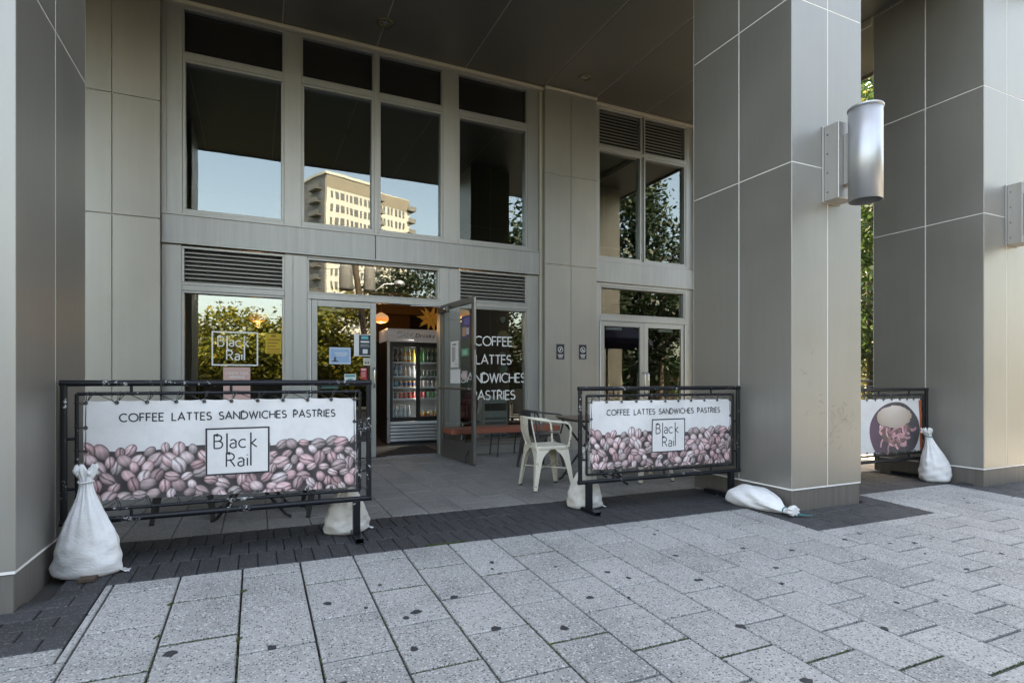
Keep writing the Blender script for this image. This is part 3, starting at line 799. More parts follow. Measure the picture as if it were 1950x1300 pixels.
tree(21.5, -10.2, -.24, 13.0, 3.9, 3.2, 6.2, 18000, 'tall wide tree mirrored at the right of the far glass doors', 'leaf_shaded', seed=17, leaf=.18)
tree(-6.6, -11.5, -.24, 5.5, 2.6, 2.2, 2.4, 7000, 'leafy street tree standing left of the smaller mirrored tree', seed=20)
# trees seen directly between the columns
tree(14.6, 9.4, -.2, 9.6, 3.2, 2.8, 4.8, 22000, 'dense green tree showing in the gap between two columns', 'leaf_b', seed=23, leaf=.11, clusters=80)
tree(20.5, 13.0, -.2, 13.5, 4.2, 3.8, 6.4, 16000, 'tall green tree behind the gap between the columns', 'leaf_a', seed=26, leaf=.16, clusters=70)
tree(23.0, 9.2, -.2, 8.5, 3.2, 3.0, 3.9, 10000, 'broad green tree beyond the railing, farthest right', 'leaf_b', seed=29, leaf=.15, clusters=60)
hz = thing('railing', 'black metal railing beyond the terrace under the trees', 'railing', (10.2, 8.3, -.07), 0)
for k, zz in enumerate((.12, 1.02, 1.14)): O('rail', MB().tube([(0, 0, zz), (9.5, 0, zz)], .02, 8), 'table_black', hz)
pm = MB().tube([(0, 0, .12), (0, 0, 1.02)], .009, 6).mesh('baluster'); pm.materials.append(MATS['table_black'])
for i in range(72): O('baluster', pm, None, hz, (.13*i+.06, 0, 0))
gm2 = MB().box(-.02, .02, -.02, .02, -.05, 1.15, .003).mesh('post'); gm2.materials.append(MATS['table_black'])
for i in range(6): O('post', gm2, None, hz, (1.9*i, .0, 0))

# apartment tower, mirrored in the upper windows
simple('tower_wall', (.47, .47, .445), .85, 0, .06, .3, True); simple('tower_dark', (.16, .16, .16), .7); simple('tower_win', (.10, .11, .12), .15)
simple('tower_top', (.20, .18, .15), .8)
P0 = Vector((14.8, -120)); P1 = Vector((37.3, -129)); ang = math.atan2(P1.y-P0.y, P1.x-P0.x); L = (P1-P0).length
tw = thing('apartment_tower', 'cream high-rise apartment tower mirrored in the upper windows', 'building', (P0.x, P0.y, -.62), ang)
TH = 49.6
O('wall', MB().box(0, L*.56, -16, 0, 0, TH, 0), 'tower_wall', tw)
O('wall', MB().box(L*.60, L, -16, -1.2, 0, TH-.6, 0), 'tower_wall', tw)
O('side_wall', MB().box(-.25, -.01, -16, -.4, 0, TH, 0), 'tower_dark', tw)  # face turned from the sun, its shade painted in as a dark wall colour
O('side_wall', MB().box(L*.56, L*.60, -16, -2.6, 0, TH, 0), 'tower_dark', tw)
O('roof', MB().box(-.5, L*.57, -16.2, .25, TH, TH+.6, 0), 'tower_wall', tw)
O('top_band', MB().box(.01, L*.559, -.3, .06, TH-3.2, TH-.2, 0), 'tower_top', tw)
O('top_band', MB().box(L*.601, L*.999, -1.5, -1.14, TH-3.7, TH-.8, 0), 'tower_top', tw)
wm = MB(); bm_ = MB()
for f in range(16):
    z = 2.0+f*3.0
    for i, x in enumerate((1.0, 2.1, 3.3, 4.9, 6.0, 7.2, 8.7, 9.8, 11.0, 12.2)):
        wm.box(x, x+.55+.25*(i % 3), -.2, .03, z, z+1.75, 0)
    for x in (15.2, 16.2, 17.5, 18.5, 19.8, 20.8, 21.9): wm.box(x, x+.6, -1.4, -1.17, z, z+1.75, 0)
    for y in (-3, -6, -9.5, -13): wm.box(-.29, -.2, y, y+1.3, z, z+1.5, 0)
    bm_.box(L*.53, L*.63, -1.6, .9, z-.75, z-.6, 0); bm_.box(L*.53, L*.63, .84, .9, z-.6, z+.35, 0)
    bm_.box(L*.96, L+1.4, -2.6, -.3, z-.75, z-.6, 0); bm_.box(L*.96, L+1.4, -.36, -.3, z-.6, z+.35, 0)
    bm_.box(-1.3, -.26, -6.0, -2.0, z-.75, z-.6, 0); bm_.box(-1.3, -1.24, -6, -2, z-.6, z+.35, 0)
O('window_field', wm, 'tower_win', tw, kind='stuff'); O('balcony_field', bm_, 'tower_dark', tw, kind='stuff')

# clipped hedge across the street
hd_ = thing('hedge', 'long dark hedge under the mirrored street trees', 'hedge', (8.0, -13.2, -.24))
r = random.Random(77); hm = MB()
for i in range(34000):
    q = Vector((r.uniform(-24, 24), r.gauss(0, .45), r.uniform(.05, 1)**.8*(2.5+.35*math.sin(i % 97)))); a = Vector((r.gauss(0, 1), r.gauss(0, 1), r.gauss(0, 1))).normalized(); b_ = a.orthogonal().normalized(); l = r.uniform(.08, .17); t = min(1, max(0, r.gauss(.45, .25)))
    hm.add([q-a*l, q+b_*l*.5, q+a*l, q-b_*l*.5], [(0, 1, 2, 3)], (t, t, t))
O('foliage', hm, 'leaf_b', hd_)
O('inner_growth', MB().box(-24, 24, -.25, .25, 0, 2.2, .05), 'bark', hd_)
# leaning utility pole with transformers, mirrored in the entrance
up_ = thing('utility_pole', 'leaning wooden utility pole with transformers mirrored above the entrance', 'utility pole', (4.35, -6.9, -.24))
lean = Vector((-.13, 0, 1)).normalized()
O('pole', MB().tube([lean*t for t in (-.2, 2, 4.5, 6.7)], [.15, .14, .125, .11], 12), 'bark', up_)
for i, dx in enumerate((-.5, .42)):
    c = lean*4.9+Vector((dx, .15, 0)); cm = MB(); cm.lathe([(.0, 0), (.24, .02), (.25, .1), (.25, .9), (.2, 1.0), (0, 1.02)], 14, caps=False)
    O('transformer', cm, 'tower_dark', up_, tuple(c))
O('cross_arm', MB().box(-1.2, 1.2, -.06, .06, -.07, .07, .005), 'bark', up_, tuple(lean*6.4))
for i in range(4): O('insulator', MB().lathe([(.0, 0), (.05, 0), (.06, .06), (.03, .14), (0, .14)], 8, caps=False), 'tower_dark', up_, tuple(lean*6.4+Vector((-1.05+.7*i, 0, .07))))
a0 = lean*3.9
O('lamp_arm', MB().tube([a0, a0+Vector((.35, .05, .9)), a0+Vector((.9, .1, 1.35)), a0+Vector((1.35, .1, 1.4))], .035, 8), 'chrome', up_)
O('lamp_head', MB().lathe([(0, 0), (.2, .02), (.24, .12), (.16, .24), (0, .28)], 14, caps=False), 'lamp_alu', up_, tuple(a0+Vector((1.5, .1, 1.3))))
for i, zz in enumerate((9.6, 12.2)):
    pts = [(-60+6*k, -38+.4*i, zz-.9+.9*((k-11.5)/11.5)**2) for k in range(24)]
    O('overhead_wire', MB().tube(pts, .03, 5), 'rubber', label=('lower' if i == 0 else 'upper')+' dark overhead wire strung past the utility pole', cat='wire')

# market umbrella standing behind the second column (seen in the glass)
simple('umbrella_cloth', (.11, .09, .17), .75, 0, .1, 6)
um = thing('patio_umbrella', 'dusky purple patio umbrella behind the lamp column, mirrored in the glass', 'umbrella', (6.85, 5.9, gz(7, 5.8)))
O('pole', MB().tube([(0, 0, .05), (0, 0, 2.55)], .022, 10), 'table_black', um)
O('base', MB().lathe([(.28, 0), (.28, .05), (.06, .09), (.05, .22), (0, .22)], 20), 'table_black', um)
cm = MB(); K = 8
ringp = [(1.0*math.cos(2*math.pi*k/K+.39), 1.0*math.sin(2*math.pi*k/K+.39), 1.98) for k in range(K)]
mid = [(p[0]*.5, p[1]*.5, 2.30) for p in ringp]
low = [(p[0], p[1], 1.86) for p in ringp]
cm.add(ringp+mid+low+[(0, 0, 2.55)], [(k, (k+1) % K, K+(k+1) % K, K+k) for k in range(K)]+[(K+k, K+(k+1) % K, 3*K) for k in range(K)]+[(2*K+k, 2*K+(k+1) % K, (k+1) % K, k) for k in range(K)])
O('canopy', cm, 'umbrella_cloth', um)
for p in ringp: O('rib', MB().tube([(p[0]*.98, p[1]*.98, 1.965), (p[0]*.5, p[1]*.5, 2.28), (0, 0, 2.5)], .009, 5), 'table_black', um)

# ================================================================== WALL LAMPS ON THE COLUMNS
def wall_lamp(cx, zc, label):
    root = thing('wall_lamp', label, 'wall lamp', (cx, CY0, zc), group='cylinder lamps on the columns')
    B('back_plate', 'lamp_box', root, -.125, .125, -.012, -.001, -.34, .34, .002)
    bx = B('housing', 'lamp_box', root, -.11, .11, -.15, -.0125, -.335, .335, .004)
    for i in range(4): O('screw', MB().lathe([(0, 0), (.006, 0), (.006, .003), (0, .003)], 8, caps=False), 'dark_gap', bx, (-.1105, -.045, -.26+.17*i), (0, R(-90), 0))
    B('bracket', 'lamp_box', root, -.05, .05, -.20, -.1505, -.22, .22, .003)
    O('cylinder', MB().lathe([(.125, -.40), (.130, -.40), (.130, .375), (.125, .375), (.125, -.40)], 40, caps=False), 'lamp_alu', root, (0, -.315, 0))
    O('cap', MB().lathe([(0, .398), (.135, .398), (.138, .394), (.138, .382), (.130, .377), (0, .377)], 40, caps=False), 'lamp_alu', root, (0, -.315, 0))
    O('lens', MB().lathe([(0, -.33), (.124, -.33), (.124, -.335), (0, -.335)], 24, caps=False), 'louver', root, (0, -.315, 0))
wall_lamp(4.745, 3.03, 'silver cylinder wall lamp in full view on the right-of-centre column')
wall_lamp(7.76, 2.94, 'silver wall lamp cut off by the right edge of the view')

# ================================================================== BARRIERS AND BANNERS
def barrier(p0, p1, zb, zt, label):
    """p0/p1 = ground ends of the frame; local x runs along it, centre at origin"""
    c = ((p0[0]+p1[0])/2, (p0[1]+p1[1])/2); W_ = math.hypot(p1[0]-p0[0], p1[1]-p0[1]); rz = math.atan2(p1[1]-p0[1], p1[0]-p0[0])
    z0 = gz(*c); root = thing('barrier', label, 'barrier', (c[0], c[1], z0), rz, 'black tube barriers along the terrace edge')
    h = W_/2-.02; zb -= z0; zt -= z0; zb += .02; zt -= .02
    r = .0185; sq = lambda a: (max(-1, min(1, 1.25*math.cos(a))), max(-1, min(1, 1.25*math.sin(a))))
    O('frame_rail', MB().tube([(-h-r, 0, zt), (h+r, 0, zt)], r, 12), 'black_paint', root)
    O('frame_rail', MB().tube([(-h-r, 0, zb), (h+r, 0, zb)], r, 12), 'black_paint', root)
    for s_ in (-1, 1): O('frame_post', MB().tube([(s_*h, 0, zb+r*.6), (s_*h, 0, zt-r*.6)], r, 12), 'black_paint', root)
    i_ = .062; ri = .0105
    for z in (zt-i_, zb+i_): O('inner_rail', MB().tube([(-h+i_, 0, z), (h-i_, 0, z)], ri, 8), 'black_paint', root)
    for s_ in (-1, 1): O('inner_post', MB().tube([(s_*(h-i_), 0, zb+i_), (s_*(h-i_), 0, zt-i_)], ri, 8), 'black_paint', root)
    for x in (-h*.62, 0, h*.62):
        for z in (zt-i_, zb): O('connector', MB().tube([(x, 0, z), (x, 0, z+i_)], .0085, 6), 'black_paint', root)
    for s_ in (-1, 1):
        for z in (zb+.24*(zt-zb), zb+.60*(zt-zb)): O('connector', MB().tube([(s_*h, 0, z), (s_*(h-i_), 0, z)], .0085, 6), 'black_paint', root)
    for s_ in (-1, 1):
        x = s_*(h-.085)
        O('leg', MB().box(x-.024, x+.024, -.024, .024, .038, zb-r*.4, .003), 'black_paint', root)
        fm = MB(); y0, y1, a, t = -.155, .34, .027, .003     # open-ended rectangular tube
        fm.box(x-a, x+a, y0, y1, .034, .038, .0008); fm.box(x-a, x+a, y0, y1, .0, .004, .0008)
        fm.box(x-a, x-a+t, y0, y1, .0035, .0345, .0); fm.box(x+a-t, x+a, y0, y1, .0035, .0345, .0)
        O('foot', fm, 'black_paint', root)
    return root, (h-i_, zb+i_, zt-i_)
barA, dimA = barrier((-1.035, 4.03), (.74, 4.01), .25, 1.10, 'nearest black tube barrier, left of the open entrance')
barB, dimB = barrier((2.46, 4.06), (4.215, 3.99), .215, 1.045, 'black tube barrier beside the white metal chair, ending at a column')
barC, dimC = barrier((5.42, 4.0), (7.17, 3.97), .175, 1.01, 'farthest black tube barrier, half hidden between two columns')

def beans(mb, x0, x1, z0, z1, place, seed):
    r = random.Random(seed); items = []
    zmax = z1
    rows = 6; cols = 19
    for j in range(rows+1):
        for i in range(cols+1):
            x = x0+(x1-x0)*(i+.5*(j % 2)+r.uniform(-.22, .22))/cols; z = z0+(zmax-z0)*(j+r.uniform(-.25, .25))/rows
            items.append((x, z, j))
    items.sort(key=lambda t: -t[1]+r.uniform(-.05, .05))
    lay_ = 0
    for (x, z, j) in items:
        a = r.uniform(.033, .055); b = a*r.uniform(.66, .80); th = r.uniform(0, math.pi); tone = r.uniform(.5, 1.12); pink = r.uniform(0, 1)
        hue = (.62+.05*pink, .52-.11*pink, .52-.10*pink)
        crease = r.random() < .66; lay_ += 1; off = .0016+lay_*.000026
        n = 26; rings = [0, .25, .45, .62, .76, .87, .95, 1.0]; v = []; cs = []
        ct, st = math.cos(th), math.sin(th); lx, lz = -.45, .75
        ph = r.uniform(-1, 1)
        for ri, rr in enumerate(rings):
            for k in range(n if ri else 1):
                t = 2*math.pi*k/n; p, q = rr*math.cos(t), rr*math.sin(t)
                wx, wz = x+a*p*ct-b*q*st, z+a*p*st+b*q*ct
                wx = min(max(wx, x0), x1); wz = max(wz, z0)
                nx_, nz_ = (p*ct-q*st), (p*st+q*ct)
                lum = .60+.46*(nx_*lx+nz_*lz); lum *= (1-rr**4*.92); lum *= .88+.22*math.sin(4*p+ph*3+3*q)*math.sin(5*q+ph)
                if crease:
                    dq = abs(q-.16*math.sin(2.6*p+ph)); lum = lum*min(1, .12+dq*4.2)+max(0, .5-abs(dq-.3)*3)*.35
                lum = max(.03, lum*tone*1.15)
                c = tuple(min(.80, h_*lum*1.75+.015) for h_ in hue)
                y_ = place(wx, wz, off); v.append(y_); cs.append(c)
        f = [(0, 1+k, 1+(k+1) % n) for k in range(n)]
        for ri in range(len(rings)-2):
            o1, o2 = 1+ri*n, 1+(ri+1)*n
            f += [(o1+k, o2+k, o2+(k+1) % n, o1+(k+1) % n) for k in range(n)]
        mb.add(v, f, cs, True)
    return off
def banner(bar, dim, label, kind, seed, sag):
    hx, zb, zt = dim
    root = thing('banner', label, 'banner', tuple(bar.location), bar.rotation_euler.z, 'printed banners laced into the barriers')
    mx, mt, mb_ = .075, .040, .018
    x0, x1, z1 = -hx+mx*.42, hx-mx*.35, zt-mt
    def zlow(x): return zb+mb_+sag*(1-(x-x0)/(x1-x0))
    r = random.Random(seed); p1_, p2_ = r.uniform(0, 6), r.uniform(0, 6)
    def wave(x, z): return .006*math.sin(3.1*x+1.7*z+p1_)+.0045*math.sin(7*x-6*z+p2_)*min(1, abs(x-x0)*6)+.003*math.sin(14*(z-x*.8)+p1_)
    def place(x, z, off=.0015): return (x, wave(x, z)-off-.002, z)
    nx_, nz_ = 60, 26; v = []; 
    for j in range(nz_+1):
        for i in range(nx_+1):
            x = x0+(x1-x0)*i/nx_; zl = zlow(x)
            e = .006*abs(math.sin(math.pi*10*i/nx_))
            z = zl+(z1-zl)*j/nz_ - (e if j == nz_ else 0) + (e if j == 0 else 0)
            v.append((x, wave(x, z)-.002, z))
    f = [(j*(nx_+1)+i, j*(nx_+1)+i+1, (j+1)*(nx_+1)+i+1, (j+1)*(nx_+1)+i) for j in range(nz_) for i in range(nx_)]
    g = MB(); g.add(v, f, smooth=True); g.add([(a, b+.0016, c) for a, b, c in v], [t[::-1] for t in f], smooth=True)
    O('sheet', g, 'banner', root)
    w_ = x1-x0; hh = z1-zb-mb_
    if kind == 'beans':
        pz1 = zb+mb_+hh*.525
        # dark printed ground behind the beans follows the sheet
        pb = MB(); n = 48; m = 10; vv = []; cc = []
        for j in range(m+1):
            for i in range(n+1):
                x = x0+.002+(w_-.004)*i/n; zl = zlow(x)+.004; ztop = pz1-.012*math.sin(9*x)
                z = zl+(ztop-zl)*j/m; vv.append(place(x, z, .0012)); k = .055+.03*math.sin(31*x)*math.sin(23*z)
                cc.append((k*1.05, k*.88, k*.9))
        pb.add(vv, [(j*(n+1)+i, j*(n+1)+i+1, (j+1)*(n+1)+i+1, (j+1)*(n+1)+i) for j in range(m) for i in range(n)], cc)
        def pl2(x, z, off):
            return place(x, max(z, zlow(x)+.004), off)
        off = beans(pb, x0+.002, x1-.002, zb+mb_, pz1-.005, pl2, seed)
        O('bean_print', pb, 'print', root, kind='stuff')
        th_, tsp = .0460, .215; phrase = 'COFFEE LATTES SANDWICHES PASTRIES'
        tx0 = x0+w_*.512-text_width(phrase, th_, tsp)/2
        for word in phrase.split(' '):
            tx = MB(); lettering(tx, word, th_, tx0, z1-.128, .0037, lambda x, z: place(x, z, .002), tsp, 'l'); O('word', tx, 'ink', root)
            tx0 += text_width(word+' ', th_, tsp)+tsp*th_
        cxl, czl, s_ = x0+w_*.525, zb+mb_+hh*.47, .29
        lb = MB(); n = 10; vv = [place(cxl+s_*.64*(2*i/n-1), czl+s_*.5*(2*j/n-1), off+.0005) for j in range(n+1) for i in range(n+1)]
        lb.add(vv, [(j*(n+1)+i, j*(n+1)+i+1, (j+1)*(n+1)+i+1, (j+1)*(n+1)+i) for j in range(n) for i in range(n)])
        O('logo_ground', lb, 'banner', root)
        lg = MB(); rail_logo(lg, cxl, czl, s_, .0050, lambda x, z: place(x, z, off+.0010)); O('logo', lg, 'ink', root)
    else:
        # plate with a filled bun
        pb = MB()
        def blob(cx, cz, rx, rz, colf, off, n=40, pw=1.0, ragged=0, lo=-9):
            rr = random.Random(int(cx*1000+cz*77)); v = [place(cx, cz, off)]; cs = [colf(0, 0)]
            for q in (.4, .75, 1.0):
                for k in range(n):
                    t = 2*math.pi*k/n; k_ = 1+(rr.uniform(-ragged, ragged) if q == 1 else 0)
                    px_, pz_ = q*k_*math.cos(t), q*k_*math.sin(t)
                    x = min(max(cx+rx*px_, x0+.003), x1-.003); z = min(max(cz+rz*pz_, zlow(x)+.005, lo), z1-.004)
                    v.append(place(x, z, off)); cs.append(colf(px_, pz_))
            f = [(0, 1+k, 1+(k+1) % n) for k in range(n)]
            for a in (0, 1): f += [(1+a*n+k, 1+(a+1)*n+k, 1+(a+1)*n+(k+1) % n, 1+a*n+(k+1) % n) for k in range(n)]
            pb.add(v, f, cs)
        cx, cz = x1-.49, zb+mb_+hh*.40
        blob(cx, cz, .44, .33, lambda p, q: (.075+.05*max(0, -p), .07, .075+.04*max(0, -p)), .0016)
        blob(cx+.01, cz+.02, .25, .20, lambda p, q: (.17, .12, .10), .0020, ragged=.12)
        rr = random.Random(4)
        for i in range(60):
            ax, az = cx+rr.gauss(0, .14), cz-.0+rr.gauss(.0, .085); ln = rr.uniform(.04, .12); th = rr.gauss(-1.3, .8); tone = rr.uniform(.5, 1.2)
            col = (min(.8, .62*tone), .33*tone, .36*tone); w2 = rr.uniform(.007, .018)
            pts = [(ax+ln*t*math.cos(th+.6*t), az+ln*t*math.sin(th+.6*t)) for t in (0, .33, .66, 1)]
            pts = [(min(max(a, x0+.01), x1-.01), max(b, zlow(a)+.012)) for a, b in pts]
            v, f = stroke2d(pts, w2, .05); pb.add([place(p.x, max(p.y, zlow(p.x)+.004), .0022+i*.00003) for p in v], f, col)
        blob(cx-.02, cz+.165, .31, .125, lambda p, q: (.60+.10*q-.16*p*p, .52+.10*q-.18*p*p, .46+.10*q-.20*p*p), .0045, ragged=.05)
        blob(cx-.13, cz-.27, .05, .03, lambda p, q: (.55, .33, .36), .0045, ragged=.4)
        O('food_print', pb, 'print', root, kind='stuff')
        eb = MB(); n = 10; vv = []
        for j in range(n+1):
            for xx in (x1-.05, x1-.002):
                z = zlow(xx)+.004+(z1-.02-zlow(xx))*j/n*.985; vv.append(place(xx, z, .0013))
        eb.add(vv, [(2*j, 2*j+1, 2*j+3, 2*j+2) for j in range(n)], (.42, .09, .03)); 
        O('edge_print', eb, 'print', root)
    # eyelets and lacing
    em = MB(); em.tube([(.0085*math.cos(2*math.pi*k/10), 0, .0085*math.sin(2*math.pi*k/10)) for k in range(10)], .0038, 6, closed=True, up=(0, 1, 0))
    em.lathe([(0, 0), (.006, 0)], 8, caps=False)
    eme = em.mesh('eyelet'); eme.materials.append(MATS['eyelet'])
    def cord(p): O('lacing', MB().tube(p, .0026, 5), 'cord_dark', root)
    ne = 11 if kind == 'beans' else 12
    top = [(x0+.012+(w_-.024)*i/(ne-1)) for i in range(ne)]
    for row, (zz, rail) in enumerate((('t', zt), ('b', zb))):
        pts = []
        for i, x in enumerate(top):
            ze = z1-.013 if row == 0 else zlow(x)+.013
            y = wave(x, ze)-.006
            O('eyelet', eme, None, root, (x, y, ze))
            sx = .016*(1 if row == 0 else 1); ro = .0135
            sg = 1 if row == 0 else -1
            pts += [(x, y-.003, ze), (x+sx*.6, -ro, rail), (x+sx, 0, rail+ro*sg), (x+sx+.004, ro, rail), (x+.004, y+.008, ze+.004)]
            if i < len(top)-1:
                xn = top[i+1]; s_ = r.uniform(.12, .3)
                pts += [(x+(xn-x)*s_, -ro, rail), (x+(xn-x)*(s_+.03), 0, rail+ro*sg), (x+(xn-x)*(s_+.04), ro*.9, rail)]
        cord(pts)
    for s_, xe, xr in ((-1, x0+.012, -hx), (1, x1-.012, hx)):
        pts = []
        for i in range(5):
            z = z1-.02-(z1-zlow(xe)-.04)*i/4
            y = wave(xe, z)-.006
            if 0 < i < 4: O('eyelet', eme, None, root, (xe, y, z))
            pts += [(xe, y-.003, z), (xr, -.0135, z+.012), (xr+s_*.0135, 0, z+.008), (xr, .0135, z-.002), (xe, y+.006, z-.004)]
        cord(pts)
    return root
banner(barA, dimA, 'coffee bean banner with lettering and logo, left of the entrance', 'beans', 5, .034)
banner(barB, dimB, 'coffee bean banner with lettering and logo, beside the lamp column', 'beans', 5, .018)
banner(barC, dimC, 'banner with a filled bun on a dark plate, between the columns', 'bun', 9, .01)

# ================================================================== SANDBAGS
def interp(t, K):
    for i in range(len(K)-1):
        if K[i][0] <= t <= K[i+1][0]:
            u = (t-K[i][0])/(K[i+1][0]-K[i][0]+1e-9); h = K[i+1][0]-K[i][0]
            m0 = (K[i+1][1]-K[i-1][1])/(K[i+1][0]-K[i-1][0])*h if i else (K[1][1]-K[0][1])
            m1 = (K[i+2][1]-K[i][1])/(K[i+2][0]-K[i][0])*h if i < len(K)-2 else (K[i+1][1]-K[i][1])
            return (2*u**3-3*u*u+1)*K[i][1]+(u**3-2*u*u+u)*m0+(3*u*u-2*u**3)*K[i+1][1]+(u**3-u*u)*m1
    return K[-1][1]
def sack_upright(H_, Rb, seed, lean=(0, 0), flat=1.0):
    r = random.Random(seed); mb = MB(); seg, rows = 72, 64
    prof = [(0, .80), (.03, .97), (.12, 1.04), (.25, 1.0), (.38, .88), (.52, .66), (.64, .45), (.74, .30), (.82, .225), (.88, .21), (.93, .29), (.97, .36), (1.0, .30)]
    ph = [r.uniform(0, 6.28) for _ in range(10)]; v = []
    for j in range(rows+1):
        t = j/rows; k = interp(t, prof)*Rb
        pl = max(0, min(1, (t-.22)/.5))
        for i in range(seg):
            a = 2*math.pi*i/seg
            d = 1+.16*pl*(.6-abs(math.sin(6.5*a+ph[0]+.6*math.sin(5*t+ph[1]))))+.05*pl*math.sin(7*a+ph[2]+1.5*t)+.03*pl*math.sin(23*a+ph[3])
            d += (1-pl)*(.03*math.sin(3*a+ph[4]+9*t)+.018*math.sin(22*t+2*a+ph[5])+.014*math.sin(47*t-3*a+ph[6])+.014*math.sin(31*t+5*a+ph[8]))
            if t > .87: d += .22*math.sin(9*a+ph[7])*((t-.87)/.13)+.12*math.sin(17*a+ph[9])*((t-.87)/.13)
            low = max(0, 1-t/.30)
            sq = 1+.13*low*(abs(math.cos(2*a))**3)*(1 if abs(math.cos(a)) > .7 else .25)   # pulled-out bottom corners
            x = k*d*sq*math.cos(a); y = k*d*flat*math.sin(a)
            z = H_*t + (0 if t > .1 else 0) + (.006*math.sin(6*a+ph[3]) if .1 < t < .9 else 0) + (.02*math.sin(5*a+ph[1]) if t > .95 else 0)
            v.append((x+lean[0]*t*t, y+lean[1]*t*t, z))
    f = [(j*seg+i, j*seg+(i+1) % seg, (j+1)*seg+(i+1) % seg, (j+1)*seg+i) for j in range(rows) for i in range(seg)]
    mb.add(v, f, smooth=True); mb.add(v[:seg], [tuple(range(seg))[::-1]])
    top = v[-seg:]; c = sum((Vector(p) for p in top), Vector())/seg-Vector((0, 0, .05))
    mb.add(top+[tuple(c)], [(i, (i+1) % seg, seg) for i in range(seg)], smooth=True)
    return mb
def tie(z, rad, m, root, loc=(0, 0), tail=True):
    mb = MB(); mb.tube([(loc[0]+rad*math.cos(2*math.pi*k/16), loc[1]+rad*math.sin(2*math.pi*k/16), z+.003*math.sin(k)) for k in range(16)], .005, 6, closed=True)
    o = O('tie', mb, m, root)
    return o
def fringe(root, x, y, seed, n=9):
    r = random.Random(seed); mb = MB()
    for i in range(n):
        mb.tube([(x+r.gauss(0, .008), y+r.gauss(0, .01), .012+r.random()*.014), (x+.014+r.random()*.01, y+r.gauss(0, .014), .008), (x+.024+r.random()*.02, y+r.gauss(0, .018), .004)], .0022, 4)
    O('fringe', mb, 'sack', root, kind='stuff')
def sandbag(x, y, H_, Rb, seed, label, m='sack', rz=0, lean=(0, 0), flat=.85, tiem='sack'):
    root = thing('sandbag', label, 'sandbag', (x, y, gz(x, y)+.001), rz, 'white woven sandbags weighing down the barriers')
    O('bag', sack_upright(H_, Rb, seed, lean, flat), m, root)
    tie(H_*.865, Rb*.235, tiem, root, (lean[0]*.75, lean[1]*.75))
    fringe(root, Rb*1.08, 0, seed)
    return root
s1 = sandbag(-.865, 3.875, .60, .152, 3, 'tall white sandbag standing at the leftmost column', flat=.60, lean=(-.03, .05), rz=R(-6)); 
wb = B('wedge_block', 'wood_box', None, -.05, .03, -.01, .06, 0, .02, .002); wb.location = (-.83, 3.735, gz(-.83, 3.735)+.001)
tag(wb, 'small brown block under the tall left sandbag', 'block')
sandbag(.60, 4.235, .46, .150, 9, 'white sandbag behind the right leg of the left barrier', 'sack_old', flat=.8, rz=R(8), lean=(.02, .0))
sandbag(2.63, 4.235, .52, .142, 14, 'off-white sandbag leaning behind the leg of the barrier by the chair', 'sack_old', flat=.85, rz=R(-20), lean=(.03, -.04))
sandbag(7.01, 3.80, .585, .165, 21, 'white sandbag with a twisted neck against the rightmost column', flat=.85, rz=R(0), lean=(-.085, .05), tiem='teal_cord')
# the one that has fallen over
lb = MB(); seg, rows = 56, 60; r = random.Random(31); ph = [r.uniform(0, 6) for _ in range(8)]; v = []
prof = [(0, .30), (.03, .62), (.10, .86), (.25, 1.0), (.45, 1.0), (.60, .86), (.72, .60), (.80, .34), (.85, .235), (.90, .25), (.95, .40), (1.0, .34)]
for j in range(rows+1):
    t = j/rows; k = interp(t, prof)
    for i in range(seg):
        a = 2*math.pi*i/seg; pl = max(0, (t-.4)/.6)
        d = 1+.12*pl*(.5-abs(math.sin(5.5*a+ph[0])))+.055*math.sin(3*a+9*t+ph[1])+.035*math.sin(16*t+5*a+ph[2])+.03*(.5-abs(math.sin(7*t+2.5*a+ph[4])))+(.2*math.sin(8*a+ph[3])*(t-.88)/.12 if t > .88 else 0)
        d += .11*math.exp(-((a-1.9-.8*t)/.16)**2)*math.sin(math.pi*min(1, t*1.3))
        x = .150*k*d*math.cos(a); z = .098*k*d*math.sin(a)
        base = .098*k*.80
        zz = max(0.0, base+z+ .03*max(0, t-.6))
        v.append((x, .66*t, zz))
lb.add(v, [(j*seg+(i+1) % seg, j*seg+i, (j+1)*seg+i, (j+1)*seg+(i+1) % seg) for j in range(rows) for i in range(seg)], smooth=True)
lb.add(v[:seg], [tuple(range(seg))]); lb.add(v[-seg:], [tuple(range(seg))[::-1]])
s4 = thing('sandbag', 'white sandbag lying on its side at the foot of the lamp column', 'sandbag', (4.04, 3.93, gz(4.04, 3.7)-.004), R(180+4), 'white woven sandbags weighing down the barriers')
O('bag', lb, 'sack', s4)
O('tie', MB().tube([(.036*math.cos(2*math.pi*k/14), .565, .03+.028*math.sin(2*math.pi*k/14)) for k in range(14)], .005, 6, closed=True), 'teal_cord', s4)
for i in range(4): O('tie_tail', MB().tube([(.02-.01*i, .57, .035), (.0-.02*i, .62+.01*i, .012), (-.03-.02*i, .66+.02*i, .004), (-.08-.02*i, .67+.015*i, .004)], .004, 5), 'teal_cord', s4)

